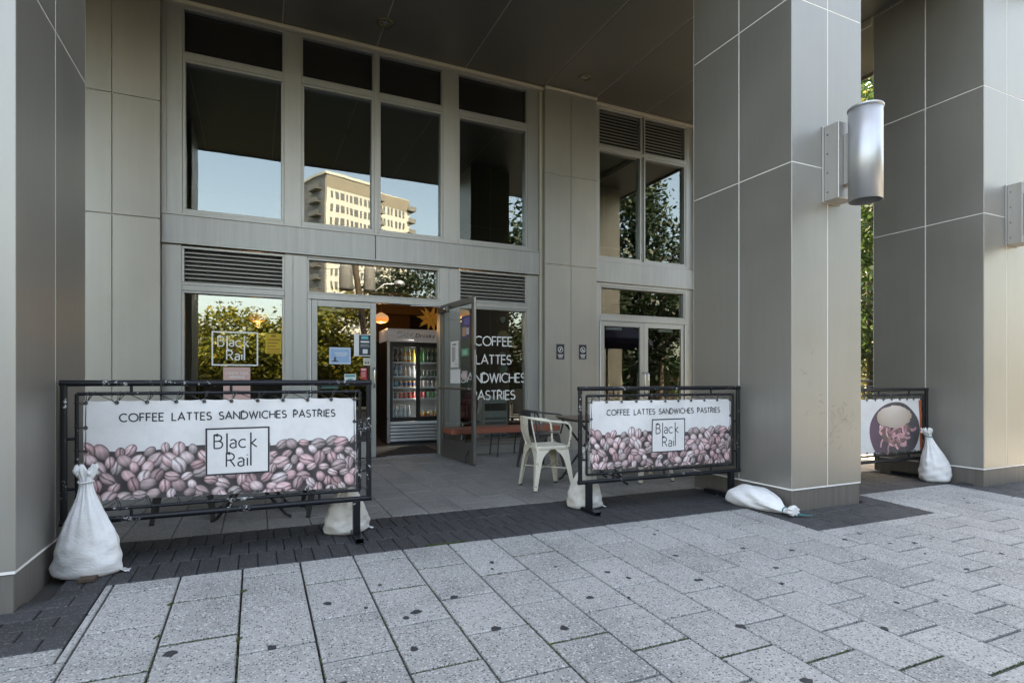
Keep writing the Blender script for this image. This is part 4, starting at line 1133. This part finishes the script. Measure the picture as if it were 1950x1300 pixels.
# ================================================================== CHAIRS AND TABLES
def chair(label, m, loc, rz, group='metal cafe chairs'):
    """armchair of pressed sheet metal; front is +X"""
    root = thing('chair', label, 'chair', loc, rz, group)
    sm = MB(); n = 10; v = []
    def rr(s_, zz, cr=.05):
        out = []
        for (cx, cy, a0) in ((1, 1, 0), (-1, 1, 90), (-1, -1, 180), (1, -1, 270)):
            for k in range(6): a = R(a0+18*k); out.append((cx*(s_-cr)+cr*math.cos(a), cy*(s_-cr)+cr*math.sin(a), zz))
        return out
    A = [rr(.178, .418), rr(.185, .420), rr(.186, .444), rr(.180, .450), rr(.165, .449), rr(.10, .443)]
    for q in A: v += q
    K = 24
    f = [(j*K+i, j*K+(i+1) % K, (j+1)*K+(i+1) % K, (j+1)*K+i) for j in range(5) for i in range(K)]
    f += [tuple(range(5*K, 6*K)), tuple(range(K))[::-1]]
    sm.add(v, f, smooth=False); O('seat', sm, m, root)
    for sx in (-1, 1):
        for sy in (-1, 1):
            lm = MB(); v = []; zs = [.43, .40, .37, .34, .30, .24, .16, .08, .012]
            ws = [.165, .135, .100, .080, .066, .056, .047, .039, .032]; t = .006
            for z, w in zip(zs, ws):
                o_ = .172+.052*(1-z/.43)**.9; cx, cy = sx*o_, sy*o_
                sec = [(0, 0), (-w, 0), (-w, -t), (-t, -t), (-t, -w), (0, -w)]
                v += [(cx+sx*a, cy+sy*b, z) for a, b in sec]
            f = []
            for j in range(len(zs)-1):
                for i in range(6): 
                    q = (j*6+i, j*6+(i+1) % 6, (j+1)*6+(i+1) % 6, (j+1)*6+i); f.append(q if sx*sy > 0 else q[::-1])
            f += [tuple(range(6)), tuple(range(len(v)-6, len(v)))]
            lm.add(v, f); lg = O('leg', lm, m, root)
            o_ = .224; O('rubber_foot', MB().box(sx*o_-sx*.034 if sx > 0 else sx*o_, sx*o_ if sx > 0 else sx*o_+.034, min(sy*o_, sy*o_-sy*.034), max(sy*o_, sy*o_-sy*.034), 0, .013, .003), 'rubber', lg)
    for a, b in (((-.19, -.19, .22), (.19, .19, .22)), ((-.19, .19, .215), (.19, -.19, .215))): O('brace', MB().tube([a, b], .006, 6), m, root)
    pts = [(.165, -.20, .44), (.172, -.232, .55), (.168, -.245, .635), (.145, -.25, .675), (.10, -.252, .69), (-.06, -.245, .708), (-.17, -.215, .722), (-.235, -.13, .735), (-.252, 0, .74)]
    pts = pts+[(a, -b, c) for a, b, c in pts[-2::-1]]
    O('arm_rail', MB().tube(pts, .0115, 10), m, root)
    bm = MB(); v = []; ns = 8
    for j in range(ns+1):
        t = j/ns; w = .062+.050*t; x = -.172-.075*t-.02*math.sin(math.pi*t); z = .43+.31*t
        for k in range(7):
            q = 2*k/6-1; v.append((x-.012*(1-q*q)*t*1.2, q*w, z))
    f = [(j*7+k, j*7+k+1, (j+1)*7+k+1, (j+1)*7+k) for j in range(ns) for k in range(6)]
    bm.add(v, f, smooth=True); bm.add([(a-.004, b, c) for a, b, c in v], [q[::-1] for q in f], smooth=True)
    O('back_splat', bm, m, root)
    for s_ in (-1, 1): O('back_bar', MB().tube([(-.165, s_*.14, .44), (-.21, s_*.165, .60), (-.228, s_*.15, .728)], .0075, 6), m, root)
    return root
cw = chair('cream white metal armchair standing beside the barrier at the entrance', 'chair_white', (2.76, 5.20, gz(2.76, 5.2)), R(-4))
cg = chair('dark gunmetal armchair behind the cream white chair', 'chair_grey', (3.33, 6.42, gz(3.33, 6.42)), R(12))
dup(cw, (4.02, 5.16, gz(4.02, 5.16)), R(176), 'cream white metal armchair hidden behind the banner, only feet showing')
dup(cg, (-.53, 5.22, gz(-.53, 5.22)), R(4), 'dark gunmetal armchair behind the left banner, nearer the left column')
dup(cg, (.58, 5.02, gz(.58, 5.02)), R(182), 'dark gunmetal armchair behind the left banner, nearer the entrance')
def table(label, loc, rz):
    root = thing('bistro_table', label, 'table', loc, rz, 'folding bistro tables')
    O('top', MB().box(-.31, .31, -.31, .31, .700, .722, .006), 'wood_top', root)
    B('top_frame', 'table_black', root, -.29, .29, -.29, .29, .682, .6995, .003)
    for s_ in (-1, 1):
        for q in (-1, 1):
            y = .235*q - .02*s_
            O('leg', MB().tube([(-.27*s_, y, .690), (.25*s_, y, .03), (.29*s_, y, .010)], .0125, 6), 'table_black', root)
        O('cross_bar', MB().tube([(.22*s_, -.25-.02*s_, .075), (.22*s_, .25-.02*s_, .075)], .009, 6), 'table_black', root)
    O('pivot', MB().tube([(-.01, -.26, .36), (-.01, .26, .36)], .007, 6), 'table_black', root)
    return root
tb = table('folding bistro table between the two cream white chairs', (3.36, 5.24, gz(3.36, 5.24)), R(-6))
dup(tb, (-.02, 5.12, gz(-.02, 5.12)), R(-3), 'folding bistro table behind the left banner, only its feet showing')
# bench under the lettered window
bn = thing('bench', 'red-brown wooden bench under the lettered window', 'bench', (3.28, 7.68, gz(3.28, 7.68)))
O('seat', MB().box(-.80, .94, -.20, .20, .355, .435, .006), 'wood_bench', bn)
for x in (-.45, -.05, .35, .75):
    O('leg', MB().tube([(x, -.13, .356), (x-.03, -.15, .0)], .010, 6), 'table_black', bn); O('leg', MB().tube([(x, .13, .356), (x-.03, .15, .0)], .010, 6), 'table_black', bn)

# ================================================================== INSIDE THE CAFE
fr = thing('drinks_fridge', 'tall two-door glass drinks fridge standing inside the open entrance', 'fridge', (2.61, 10.06, -.025))
simple('fridge_dark', (.025, .026, .028), .4); simple('fridge_side', (.30, .31, .32), .35, .5); simple('fridge_in', (.62, .64, .66), .5)
simple('fridge_shelf', (.72, .74, .76), .4); simple('fridge_header', (.20, .205, .22), .3, .5, .05, 6, False, 0, (.62, .66, .78), .02)
simple('fridge_silver', (.52, .55, .58), .3, .6)
hx, fy0, fy1 = .55, -.34, .36
for s_ in (-1, 1): B('side_panel', 'fridge_dark', fr, min(s_*hx, s_*(hx-.035)), max(s_*hx, s_*(hx-.035)), fy0+.03, fy1, .05, 1.80, .004)
B('back_panel', 'fridge_in', fr, -hx+.036, hx-.036, fy1-.04, fy1-.001, .40, 1.78, 0)
for s_ in (-1, 1): B('lining', 'fridge_in', fr, min(s_*.514, s_*.505), max(s_*.514, s_*.505), fy0+.07, fy1-.041, .42, 1.77, 0)
B('floor_panel', 'fridge_in', fr, -.504, .504, fy0+.05, fy1-.041, .42, .445, .002); B('top_panel', 'fridge_in', fr, -.504, .504, fy0+.05, fy1-.041, 1.745, 1.77, .002)
hd = MB(); pr = [(fy0-.0, 1.80), (fy0-.045, 1.83), (fy0-.06, 1.90), (fy0-.045, 1.98), (fy0, 2.015), (fy1, 2.015), (fy1, 1.80)]
v = [(s_*hx, y, z) for s_ in (-1, 1) for y, z in pr]; k = len(pr)
hd.add(v, [(i, (i+1) % k, k+(i+1) % k, k+i) for i in range(k)]+[tuple(range(k))[::-1], tuple(range(k, 2*k))])
hdo = O('header', hd, 'fridge_header', fr)
for txt, x, sz in (('Cold', -.42, .13), ('Drinks', -.08, .105)):
    for ch in txt:
        cu = bpy.data.curves.new('letter', 'FONT'); cu.body = ch; cu.size = sz; cu.shear = .25; cu.extrude = .002; cu.offset = .002 if txt == 'Cold' else .0012
        to = bpy.data.objects.new('tmp', cu); COL.objects.link(to); bpy.context.view_layer.update()
        me = bpy.data.meshes.new_from_object(to.evaluated_get(bpy.context.evaluated_depsgraph_get())); bpy.data.objects.remove(to)
        me.materials.clear(); me.materials.append(MATS['white_vinyl' if txt == 'Cold' else 'ink'])
        O('letter', me, None, hdo, (x, fy0-.064, 1.865), (R(90), 0, 0)); x += max(v_.co.x for v_ in me.vertices)*.86+.012
B('trim_bar', 'fridge_silver', fr, -hx-.004, -hx+.045, fy0-.004, fy0+.029, .03, 1.79, .004); B('trim_bar', 'fridge_silver', fr, hx-.045, hx+.004, fy0-.004, fy0+.029, .03, 1.79, .004)
for x0, x1, dy in ((-.503, .01, 0), (-.01, .503, .03)):
    mb = MB(); ya, yb = fy0+dy, fy0+dy+.027
    mb.box(x0, x0+.05, ya, yb, .40, 1.79, .003); mb.box(x1-.05, x1, ya, yb, .40, 1.79, .003); mb.box(x0+.05, x1-.05, ya+.001, yb-.001, 1.70, 1.79, .003); mb.box(x0+.05, x1-.05, ya+.001, yb-.001, .40, .475, .003)
    d_ = O('door', mb, 'fridge_dark', fr); B('pane', 'glass_fridge', d_, x0+.047, x1-.047, ya+.01, ya+.016, .472, 1.703, 0)
B('sill_strip', 'white_vinyl', fr, -.50, .50, fy0-.002, fy0+.04, .345, .395, .003)
B('grille_back', 'fridge_dark', fr, -.503, .503, fy0+.04, fy0+.06, .03, .344, .002)
gm = MB(); gm.add([(-.495, 0, 0), (.495, 0, 0), (.495, -.028, .012), (-.495, -.028, .012), (-.495, -.022, .050), (.495, -.022, .050), (.495, 0, .054), (-.495, 0, .054)], [(0, 1, 2, 3), (3, 2, 5, 4), (4, 5, 6, 7), (0, 3, 4, 7), (1, 6, 5, 2), (0, 7, 6, 1)])
gme = gm.mesh('grille_slat'); gme.materials.append(MATS['fridge_silver'])
for i in range(5): O('grille_slat', gme, None, fr, (0, fy0+.03, .045+.058*i))
B('kick_plate', 'fridge_dark', fr, -.52, .52, fy0+.06, fy1-.02, .0, .05, .002)
SH = [.79, .99, 1.18, 1.43]
for z in SH:
    for x0, x1 in ((-.50, -.012), (.012, .50)):
        B('shelf', 'fridge_shelf', fr, x0, x1, fy0+.075, fy1-.05, z-.012, z, .003); B('shelf_lip', 'fridge_shelf', fr, x0, x1, fy0+.063, fy0+.0745, z-.016, z+.012, .002)
B('lamp_tube', 'fridge_lamp' if 'fridge_lamp' in MATS else simple('fridge_lamp', (.8, .85, .9), .4, emis=(.85, .93, 1), estr=.5).name, fr, -.012, .012, fy0+.064, fy0+.0745, .50, 1.68, .003)
la = bpy.data.lights.new('fridge_light', 'AREA'); la.shape = 'RECTANGLE'; la.size = .03; la.size_y = 1.15; la.energy = 12; la.color = (.9, .96, 1)
lo = bpy.data.objects.new('fridge_light', la); COL.objects.link(lo); lo.parent = fr; lo.location = (0, fy0+.062, 1.08); lo.rotation_euler = (R(90), 0, R(180))
# drinks on the shelves: every bottle and can its own object
def can_mesh(name, c1, c2):
    mb = MB(); mb.lathe([(.024, 0), (.031, .008), (.031, .035), (.031, .036), (.031, .085), (.031, .086), (.031, .108), (.026, .120), (.024, .120)], 12, col=[(.6, .6, .6), c1, c1, c2, c2, c1, c1, (.62, .62, .62), (.5, .5, .5)])
    me = mb.mesh(name); me.materials.append(MATS['goods']); return me
def bottle_mesh(name, c1, c2, cap, h=.215, rb=.031):
    mb = MB(); P = [(rb*.9, 0), (rb, .01), (rb, h*.2), (rb, h*.201), (rb, h*.5), (rb, h*.501), (rb, h*.58), (rb*.45, h*.80), (rb*.42, h*.90), (rb*.42, h*.901), (rb*.45, h*.902), (rb*.45, h)]
    mb.lathe(P, 12, col=[c1, c1, c1, c2, c2, c1, c1, c1, c1, c1, cap, cap]); me = mb.mesh(name); me.materials.append(MATS['goods']); return me
RW = {
 # shelf z, door side, list of (kind, count, colours, words)
 (1.43, 0): [('bottle', 3, ((.03, .008, .006), (.10, .05, .05), (.02, .02, .02)), 'dark cola bottle'), ('bottle', 2, ((.55, .22, .02), (.65, .60, .5), (.05, .3, .05)), 'orange juice bottle'), ('bottle', 1, ((.62, .42, .02), (.6, .45, .1), (.5, .3, .02)), 'yellow juice bottle')],
 (1.18, 0): [('bottle', 3, ((.10, .20, .32), (.5, .55, .6), (.1, .1, .15)), 'blue water bottle'), ('bottle', 1, ((.6, .38, .30), (.62, .42, .36), (.6, .6, .6)), 'pink milk bottle'), ('bottle', 2, ((.65, .66, .66), (.7, .7, .7), (.6, .6, .6)), 'white milk bottle')],
 (.99, 0): [('can', 2, ((.08, .28, .45), (.2, .4, .5)), 'light blue can'), ('can', 4, ((.52, .25, .04), (.03, .05, .22)), 'orange and navy can')],
 (.79, 0): [('can', 2, ((.10, .10, .11), (.2, .2, .2)), 'dark grey can'), ('can', 4, ((.45, .02, .02), (.5, .12, .1)), 'red soda can')],
 (.445, 0): [('bottle', 5, ((.32, .36, .38), (.42, .46, .50), (.6, .6, .62)), 'clear water bottle')],
 (1.43, 1): [('bottle', 2, ((.02, .22, .05), (.10, .32, .1), (.02, .1, .03)), 'green soda bottle'), ('bottle', 4, ((.03, .05, .04), (.2, .22, .15), (.3, .25, .1)), 'dark glass bottle')],
 (1.18, 1): [('can', 5, ((.02, .03, .025), (.10, .16, .10)), 'black and green can')],
 (.99, 1): [('can', 4, ((.55, .55, .56), (.5, .35, .36)), 'silver can'), ('can', 1, ((.45, .5, .1), (.55, .56, .4)), 'lime can')],
 (.79, 1): [('can', 2, ((.42, .03, .05), (.45, .1, .12)), 'crimson can'), ('can', 2, ((.03, .30, .10), (.2, .4, .2)), 'green can'), ('can', 2, ((.5, .5, .5), (.3, .3, .3)), 'pale grey can')],
 (.445, 1): [('bottle', 6, ((.40, .30, .06), (.45, .12, .04), (.5, .1, .03)), 'short amber jar')],
}
SN = {1.43: 'top', 1.18: 'second', .99: 'third', .79: 'fourth', .445: 'bottom'}
for (z, side), rows in RW.items():
    x = -.455 if side == 0 else .055; tot = sum(r_[1] for r_ in rows); st = .40/max(5, tot-1) if tot > 5 else .078
    for kind, cnt, cols, words in rows:
        me = can_mesh('can', cols[0], cols[1]) if kind == 'can' else bottle_mesh('bottle', cols[0], cols[1], cols[2], .125 if 'jar' in words else (.20 if 'milk' in words else .235), .034)
        for i in range(cnt):
            O(kind if 'jar' not in words else 'jar', me, None, None, (2.61+x, 10.06+fy0+.115+.006*math.sin(i*7), -.025+z+.0005), (0, 0, i*1.7),
              label='%s%s, %s shelf, behind %s fridge door' % (words, '' if cnt == 1 else ', '+('first', 'second', 'third', 'fourth', 'fifth', 'sixth')[i]+' such from left', SN[z], 'left' if side == 0 else 'right'), cat=('jar' if 'jar' in words else kind), group='%ss on the %s shelf, %s door' % (words, SN[z], 'left' if side == 0 else 'right'))
            x += st
# pendant lamps, lit
simple('lamp_glow', (.8, .45, .2), .4, emis=(1.0, .36, .10), estr=.09); simple('lamp_white', (.8, .75, .68), .4, emis=(1, .6, .35), estr=.06); simple('brass2', (.25, .17, .08), .35, .8)
def pendant(x, y, z, label):
    root = thing('pendant_lamp', label, 'pendant lamp', (x, y, z), group='lit pendant lamps inside the cafe')
    O('globe', MB().lathe([(.0, -.085), (.06, -.085), (.115, -.06), (.135, -.015), (.13, .0)], 24, caps=False), 'lamp_glow', root)
    O('shade', MB().lathe([(.131, .001), (.12, .04), (.07, .075), (.035, .09), (.03, .10)], 24, caps=False), 'lamp_white', root)
    O('stem', MB().tube([(0, 0, .10), (0, 0, 2.795-z)], .010, 8), 'brass2', root)
    l = bpy.data.lights.new('lamp_light', 'POINT'); l.energy = 1.2; l.color = (1, .58, .28); l.shadow_soft_size = .05
    p = bpy.data.objects.new('lamp_light', l); COL.objects.link(p); p.parent = root; p.location = (0, 0, -.14)
pendant(2.03, 10.1, 2.20, 'lit orange pendant lamp over the open entrance beside the fridge')
pendant(.02, 10.2, 2.14, 'lit orange pendant lamp behind the framed logo window')
pendant(3.50, 9.9, 2.34, 'lit orange pendant lamp behind the lettered window')
# timber ceiling pieces catching the lamp light
for i, y in enumerate((9.4, 10.9, 12.4)): struct('ceiling_beam', 'amber_panel', -1.05, 4.6, y, y+.22, 2.56, 2.799)
B('wall_panel', 'amber_panel', None, 2.3, 3.4, 13.44, 13.497, 2.0, 2.75, .004, label='amber wooden panel high on the back wall inside the cafe', cat='panel')
# star lantern
simple('star_paper', (.55, .30, .06), .7, emis=(1.0, .5, .1), estr=.010)
stl = thing('star_lantern', 'many-pointed golden star lantern hanging over the fridge', 'lantern', (2.70, 9.25, 2.14))
r = random.Random(12); ga = math.pi*(3-math.sqrt(5)); sm = MB()
ico = []
for i in range(22):
    zc = 1-2*(i+.5)/22; rr_ = math.sqrt(1-zc*zc); ico.append(Vector((rr_*math.cos(ga*i), rr_*math.sin(ga*i), zc)))
spm = MB(); spm.add([(.045, 0, 0), (0, .045, 0), (-.045, 0, 0), (0, -.045, 0), (0, 0, .20)], [(0, 1, 4), (1, 2, 4), (2, 3, 4), (3, 0, 4), (3, 2, 1, 0)]); spe = spm.mesh('star_point'); spe.materials.append(MATS['star_paper'])
for d_ in ico: O('star_point', spe, None, stl, tuple(d_*.055), d_.to_track_quat('Z', 'Y').to_euler())
O('cord', MB().tube([(0, 0, .1), (0, 0, .655)], .004, 5), 'cord_dark', stl)
# furniture glimpsed behind the lettered window
cb = thing('chest_unit', 'white louvred cabinet behind the lettered window', 'cabinet', (3.55, 8.62, -.025))
B('body', 'white_vinyl', cb, -.22, .22, -.18, .18, .0, .86, .01)
B('control_panel', 'fridge_dark', cb, -.19, .19, -.186, -.181, .62, .74, .002)
for i in range(5): B('slat', 'fridge_side', cb, -.19, .19, -.192, -.181, .20+.07*i, .235+.07*i, .002)
simple('red_cloth', (.30, .015, .025), .8, 0, .3, 8)
rc = MB(); v = []; 
for j in range(9):
    t = j/8
    for k in range(16):
        a = 2*math.pi*k/16; w = .13+.05*math.sin(math.pi*t)-.05*t; v.append((w*math.cos(a)*(1+.08*math.sin(5*a)), .07*math.sin(a)-.06*t, .02+.46*t))
rc.add(v, [(j*16+k, j*16+(k+1) % 16, (j+1)*16+(k+1) % 16, (j+1)*16+k) for j in range(8) for k in range(16)]+[tuple(range(16))[::-1], tuple(range(128, 144))], smooth=True)
sto = thing('stool', 'dark stool inside the lettered window under a red bag', 'stool', (3.20, 8.75, -.025))
B('seat', 'fridge_dark', sto, -.18, .18, -.16, .16, .42, .45, .006)
for sx in (-1, 1):
    for sy in (-1, 1): O('leg', MB().tube([(.15*sx, .13*sy, .42), (.19*sx, .17*sy, 0)], .013, 6), 'chrome', sto)
O('bag', rc, 'red_cloth', None, (3.20, 8.75, .426), (R(8), 0, 0), label='dark red cloth bag behind the lettered window', cat='bag')
# hanging paper garland
gl = thing('garland', 'string of paper shapes hanging behind the lettered window', 'garland', (3.62, 8.30, 2.79))
O('cord', MB().tube([(0, 0, 0), (.005, 0, -1.62)], .002, 4), 'cord_dark', gl)
for z, rad, c, nm in ((-.72, .05, (.45, .62, .56), 'mint'), (-.98, .085, (.62, .42, .18), 'tan'), (-1.28, .05, (.5, .6, .55), 'pale'), (-1.52, .075, (.25, .52, .40), 'green')):
    mn = 'paper_'+nm; simple(mn, c, .7)
    O('paper_shape', MB().lathe([(0, -rad*1.1), (rad*.4, -rad*.9), (rad*.9, -rad*.1), (rad, .25*rad), (rad*.7, rad*.8), (0, rad)], 14, caps=False), mn, gl, (.0, 0, z))

# ================================================================== LETTERING, NOTICES AND SIGNS
GYF = FY+.0505
def win(x, z): return (x, GYF, z)
lt = thing('window_lettering', 'white words for coffee and food on the right shop window', 'lettering', (3.36, GYF, .8))
for word, z in (('COFFEE', 1.63), ('LATTES', 1.345), ('SANDWICHES', 1.063), ('PASTRIES', .795)):
    mb = MB(); lettering(mb, word, .136, 0, 0, .0088, lambda x, zz: (x, 0, zz), .145); O('word', mb, 'white_vinyl', lt, (0, 0, z-.8))
lg = MB(); rail_logo(lg, 0, 0, .42, .0085, lambda x, z: (x, 0, z)); O('window_logo', lg, 'white_vinyl', None, (-.248, GYF, 1.50), label='white square-framed logo lettering on the left shop window', cat='logo')
def notice(name, label, x0, x1, z0, z1, colr, shapes, y=GYF, cat='notice', parent=None, rz=0, loc=None, front=-1):
    """a sheet of paper with printed blocks (fractions of the sheet: x0,x1,z0,z1,colour)"""
    w, h = x1-x0, z1-z0
    root = thing(name, label, cat, loc or ((x0+x1)/2, y, z0), rz)
    mb = MB(); mb.box(-w/2, w/2, -.0008, .0008, 0, h, 0, col=colr); O('sheet', mb, 'print', root)
    for i, (a, b, c, d, cc) in enumerate(shapes):
        pb = MB(); yy = front*(.0014+.0003*i); q = [(-w/2+a*w, yy, c*h), (-w/2+b*w, yy, c*h), (-w/2+b*w, yy, d*h), (-w/2+a*w, yy, d*h)]
        pb.add(q, [(0, 1, 2, 3) if front < 0 else (3, 2, 1, 0)], cc); O('print_block', pb, 'print', root)
    return root
W_, K_, GRY = (.74, .75, .76), (.02, .022, .03), (.35, .36, .38)
def lines(n, a, b, lo, hi, c, r=random.Random(5)):
    return [(a, a+(b-a)*r.uniform(.6, 1), lo+(hi-lo)*(i+.2)/n, lo+(hi-lo)*(i+.62)/n, c) for i in range(n)]
notice('notice', 'pale blue picture notice on the fixed glass door leaf', .905, 1.19, 1.315, 1.545, (.50, .60, .76), [(.06, .94, .10, .90, (.28, .45, .68)), (.12, .42, .14, .20, (.05, .06, .09)), (.22, .32, .20, .42, (.08, .09, .12)), (.25, .85, .62, .67, W_), (.3, .8, .5, .55, W_)], y=FY+.0045)
notice('notice', 'black notice with white side strip, high on the fixed door leaf', 1.235, 1.472, 1.43, 1.735, W_, [(.28, .97, .04, .97, (.02, .03, .05)), (.42, .82, .78, .92, (.10, .45, .50)), (.38, .88, .62, .70, W_), (.38, .86, .50, .54, GRY), (.36, .9, .43, .46, GRY), (.5, .78, .12, .32, W_)], y=FY+.0045)
notice('notice', 'small cream notice beside the door handle', 1.362, 1.465, 1.30, 1.405, (.60, .57, .47), [(.2, .45, .3, .5, K_), (.55, .8, .3, .5, K_), (.15, .85, .7, .8, GRY), (.2, .8, .1, .17, GRY)], y=FY+.0045)
notice('notice', 'small red notice beside the door handle', 1.325, 1.408, 1.105, 1.265, (.48, .03, .05), [(.1, .9, .78, .94, (.6, .5, .5))]+lines(3, .15, .9, .2, .7, (.6, .4, .4)), y=FY+.0045)
notice('notice', 'small white and teal notice low on the fixed door leaf', 1.105, 1.262, 1.045, 1.18, W_, [(.06, .94, .70, .92, (.06, .32, .32)), (.3, .7, .15, .55, (.15, .48, .45))], y=FY+.0045)
notice('notice', 'dark teal notice behind the barrier on the fixed door leaf', .80, 1.03, .98, 1.07, (.05, .14, .15), lines(2, .1, .9, .2, .8, (.12, .3, .3)), y=FY+.0045)
notice('neon_poster', 'yellow poster at the right of the logo window', .108, .305, 1.445, 1.71, (.55, .36, .02), [(.1, .9, .06, .1, (.25, .14, .01)), (.35, .65, .82, .94, (.25, .14, .01))]+lines(4, .12, .95, .15, .78, (.28, .16, .01)), cat='poster')
np_ = notice('poster', 'pink contactless ordering poster under the window logo', -.385, -.072, .70, 1.262, (.62, .40, .37), [(.34, .66, .02, .20, W_)], cat='poster')
for word, z in (('CONTACTLESS', .47), ('ORDERING', .42)):
    mb = MB(); lettering(mb, word, .028, 0, 0, .0024, lambda x, zz: (x, 0, zz), .2); O('lettering', mb, 'white_vinyl', np_, (0, -.0035, z))
# notices on the open leaf (its left face) : positions run along the leaf
ux, uy = math.cos(R(-84.3)), math.sin(R(-84.3))
def on_leaf(q, y): return (2.462+ux*q-uy*y, 7.95+uy*q+ux*y)
for nm, q0, q1, z0, z1, cc, sh, lab in (
    ('notice', .34, .60, 1.255, 1.64, W_, [(.25, .75, .86, .90, K_), (.2, .45, .25, .8, GRY), (.5, .62, .3, .8, GRY), (.68, .78, .12, .2, GRY), (.0, 1, .0, .05, (.25, .3, .28))], 'tall white handwritten notice on the open door'),
    ('notice', .33, .66, 1.05, 1.245, (.72, .73, .75), [(.05, .95, .05, .95, (.74, .75, .77))], 'blank white notice on the open door, under the handwritten one'),
    ('notice', .70, .92, 1.42, 1.52, (.10, .34, .24), [(.2, .8, .2, .8, (.3, .55, .42))], 'green notice on the open door glass'),
    ('notice', .70, .98, 1.66, 1.96, (.06, .07, .16), [(.1, .5, .1, .5, (.5, .3, .22)), (.3, .9, .6, .9, (.12, .14, .35)), (.55, .85, .15, .45, (.5, .5, .5))], 'dark blue photo notice high on the open door'),
    ('notice', .72, .88, 1.10, 1.22, (.55, .42, .44), [(.2, .8, .3, .7, (.62, .52, .52))], 'small pink notice on the open door')):
    p = on_leaf((q0+q1)/2, .0165)
    notice(nm, lab, 0, q1-q0, z0, z1, cc, sh, loc=(p[0], p[1], z0), rz=R(-84.3))
# no smoking / no loitering plaques on the pilaster
def plaque(x0, x1, z0, z1, label, slash):
    root = thing('sign_plaque', label, 'sign', ((x0+x1)/2, PF-.001, z0), group='small black plaques on the pilaster')
    w, h = x1-x0, z1-z0
    B('plate', 'ink', root, -w/2, w/2, -.006, 0, 0, h, .0015)
    mb = MB(); pl = lambda x, z: (x, -.0068, z)
    strokes(mb, arc(0, h*.64, w*.30, w*.30, 90, 450, 24), .0035, pl); O('symbol_ring', mb, 'white_vinyl', root)
    mb = MB(); strokes(mb, [(-w*.20, h*.64+w*.20), (w*.20, h*.64-w*.20)] if slash else [(w*.20, h*.64+w*.20), (-w*.20, h*.64-w*.20)], .003, pl); O('symbol_slash', mb, 'white_vinyl', root)
    mb = MB(); strokes(mb, ([(-w*.15, h*.60), (w*.12, h*.60)] if slash else [(-w*.10, h*.56), (0, h*.62), (.0, h*.72)]), .006, lambda x, z: (x, -.0066, z)); O('symbol', mb, 'white_vinyl', root)
    for i in range(3): B('text_line', 'white_vinyl', root, -w*(.34-.05*i), w*(.34-.05*i), -.0066, -.0061, h*(.28-.09*i), h*(.28-.09*i)+.008, 0)
plaque(4.366, 4.51, 1.43, 1.672, 'small black round-symbol plaque on the left half of the pilaster', False)
plaque(4.787, 4.926, 1.436, 1.673, 'small black round-symbol plaque on the right half of the pilaster, nearer the double doors', True)
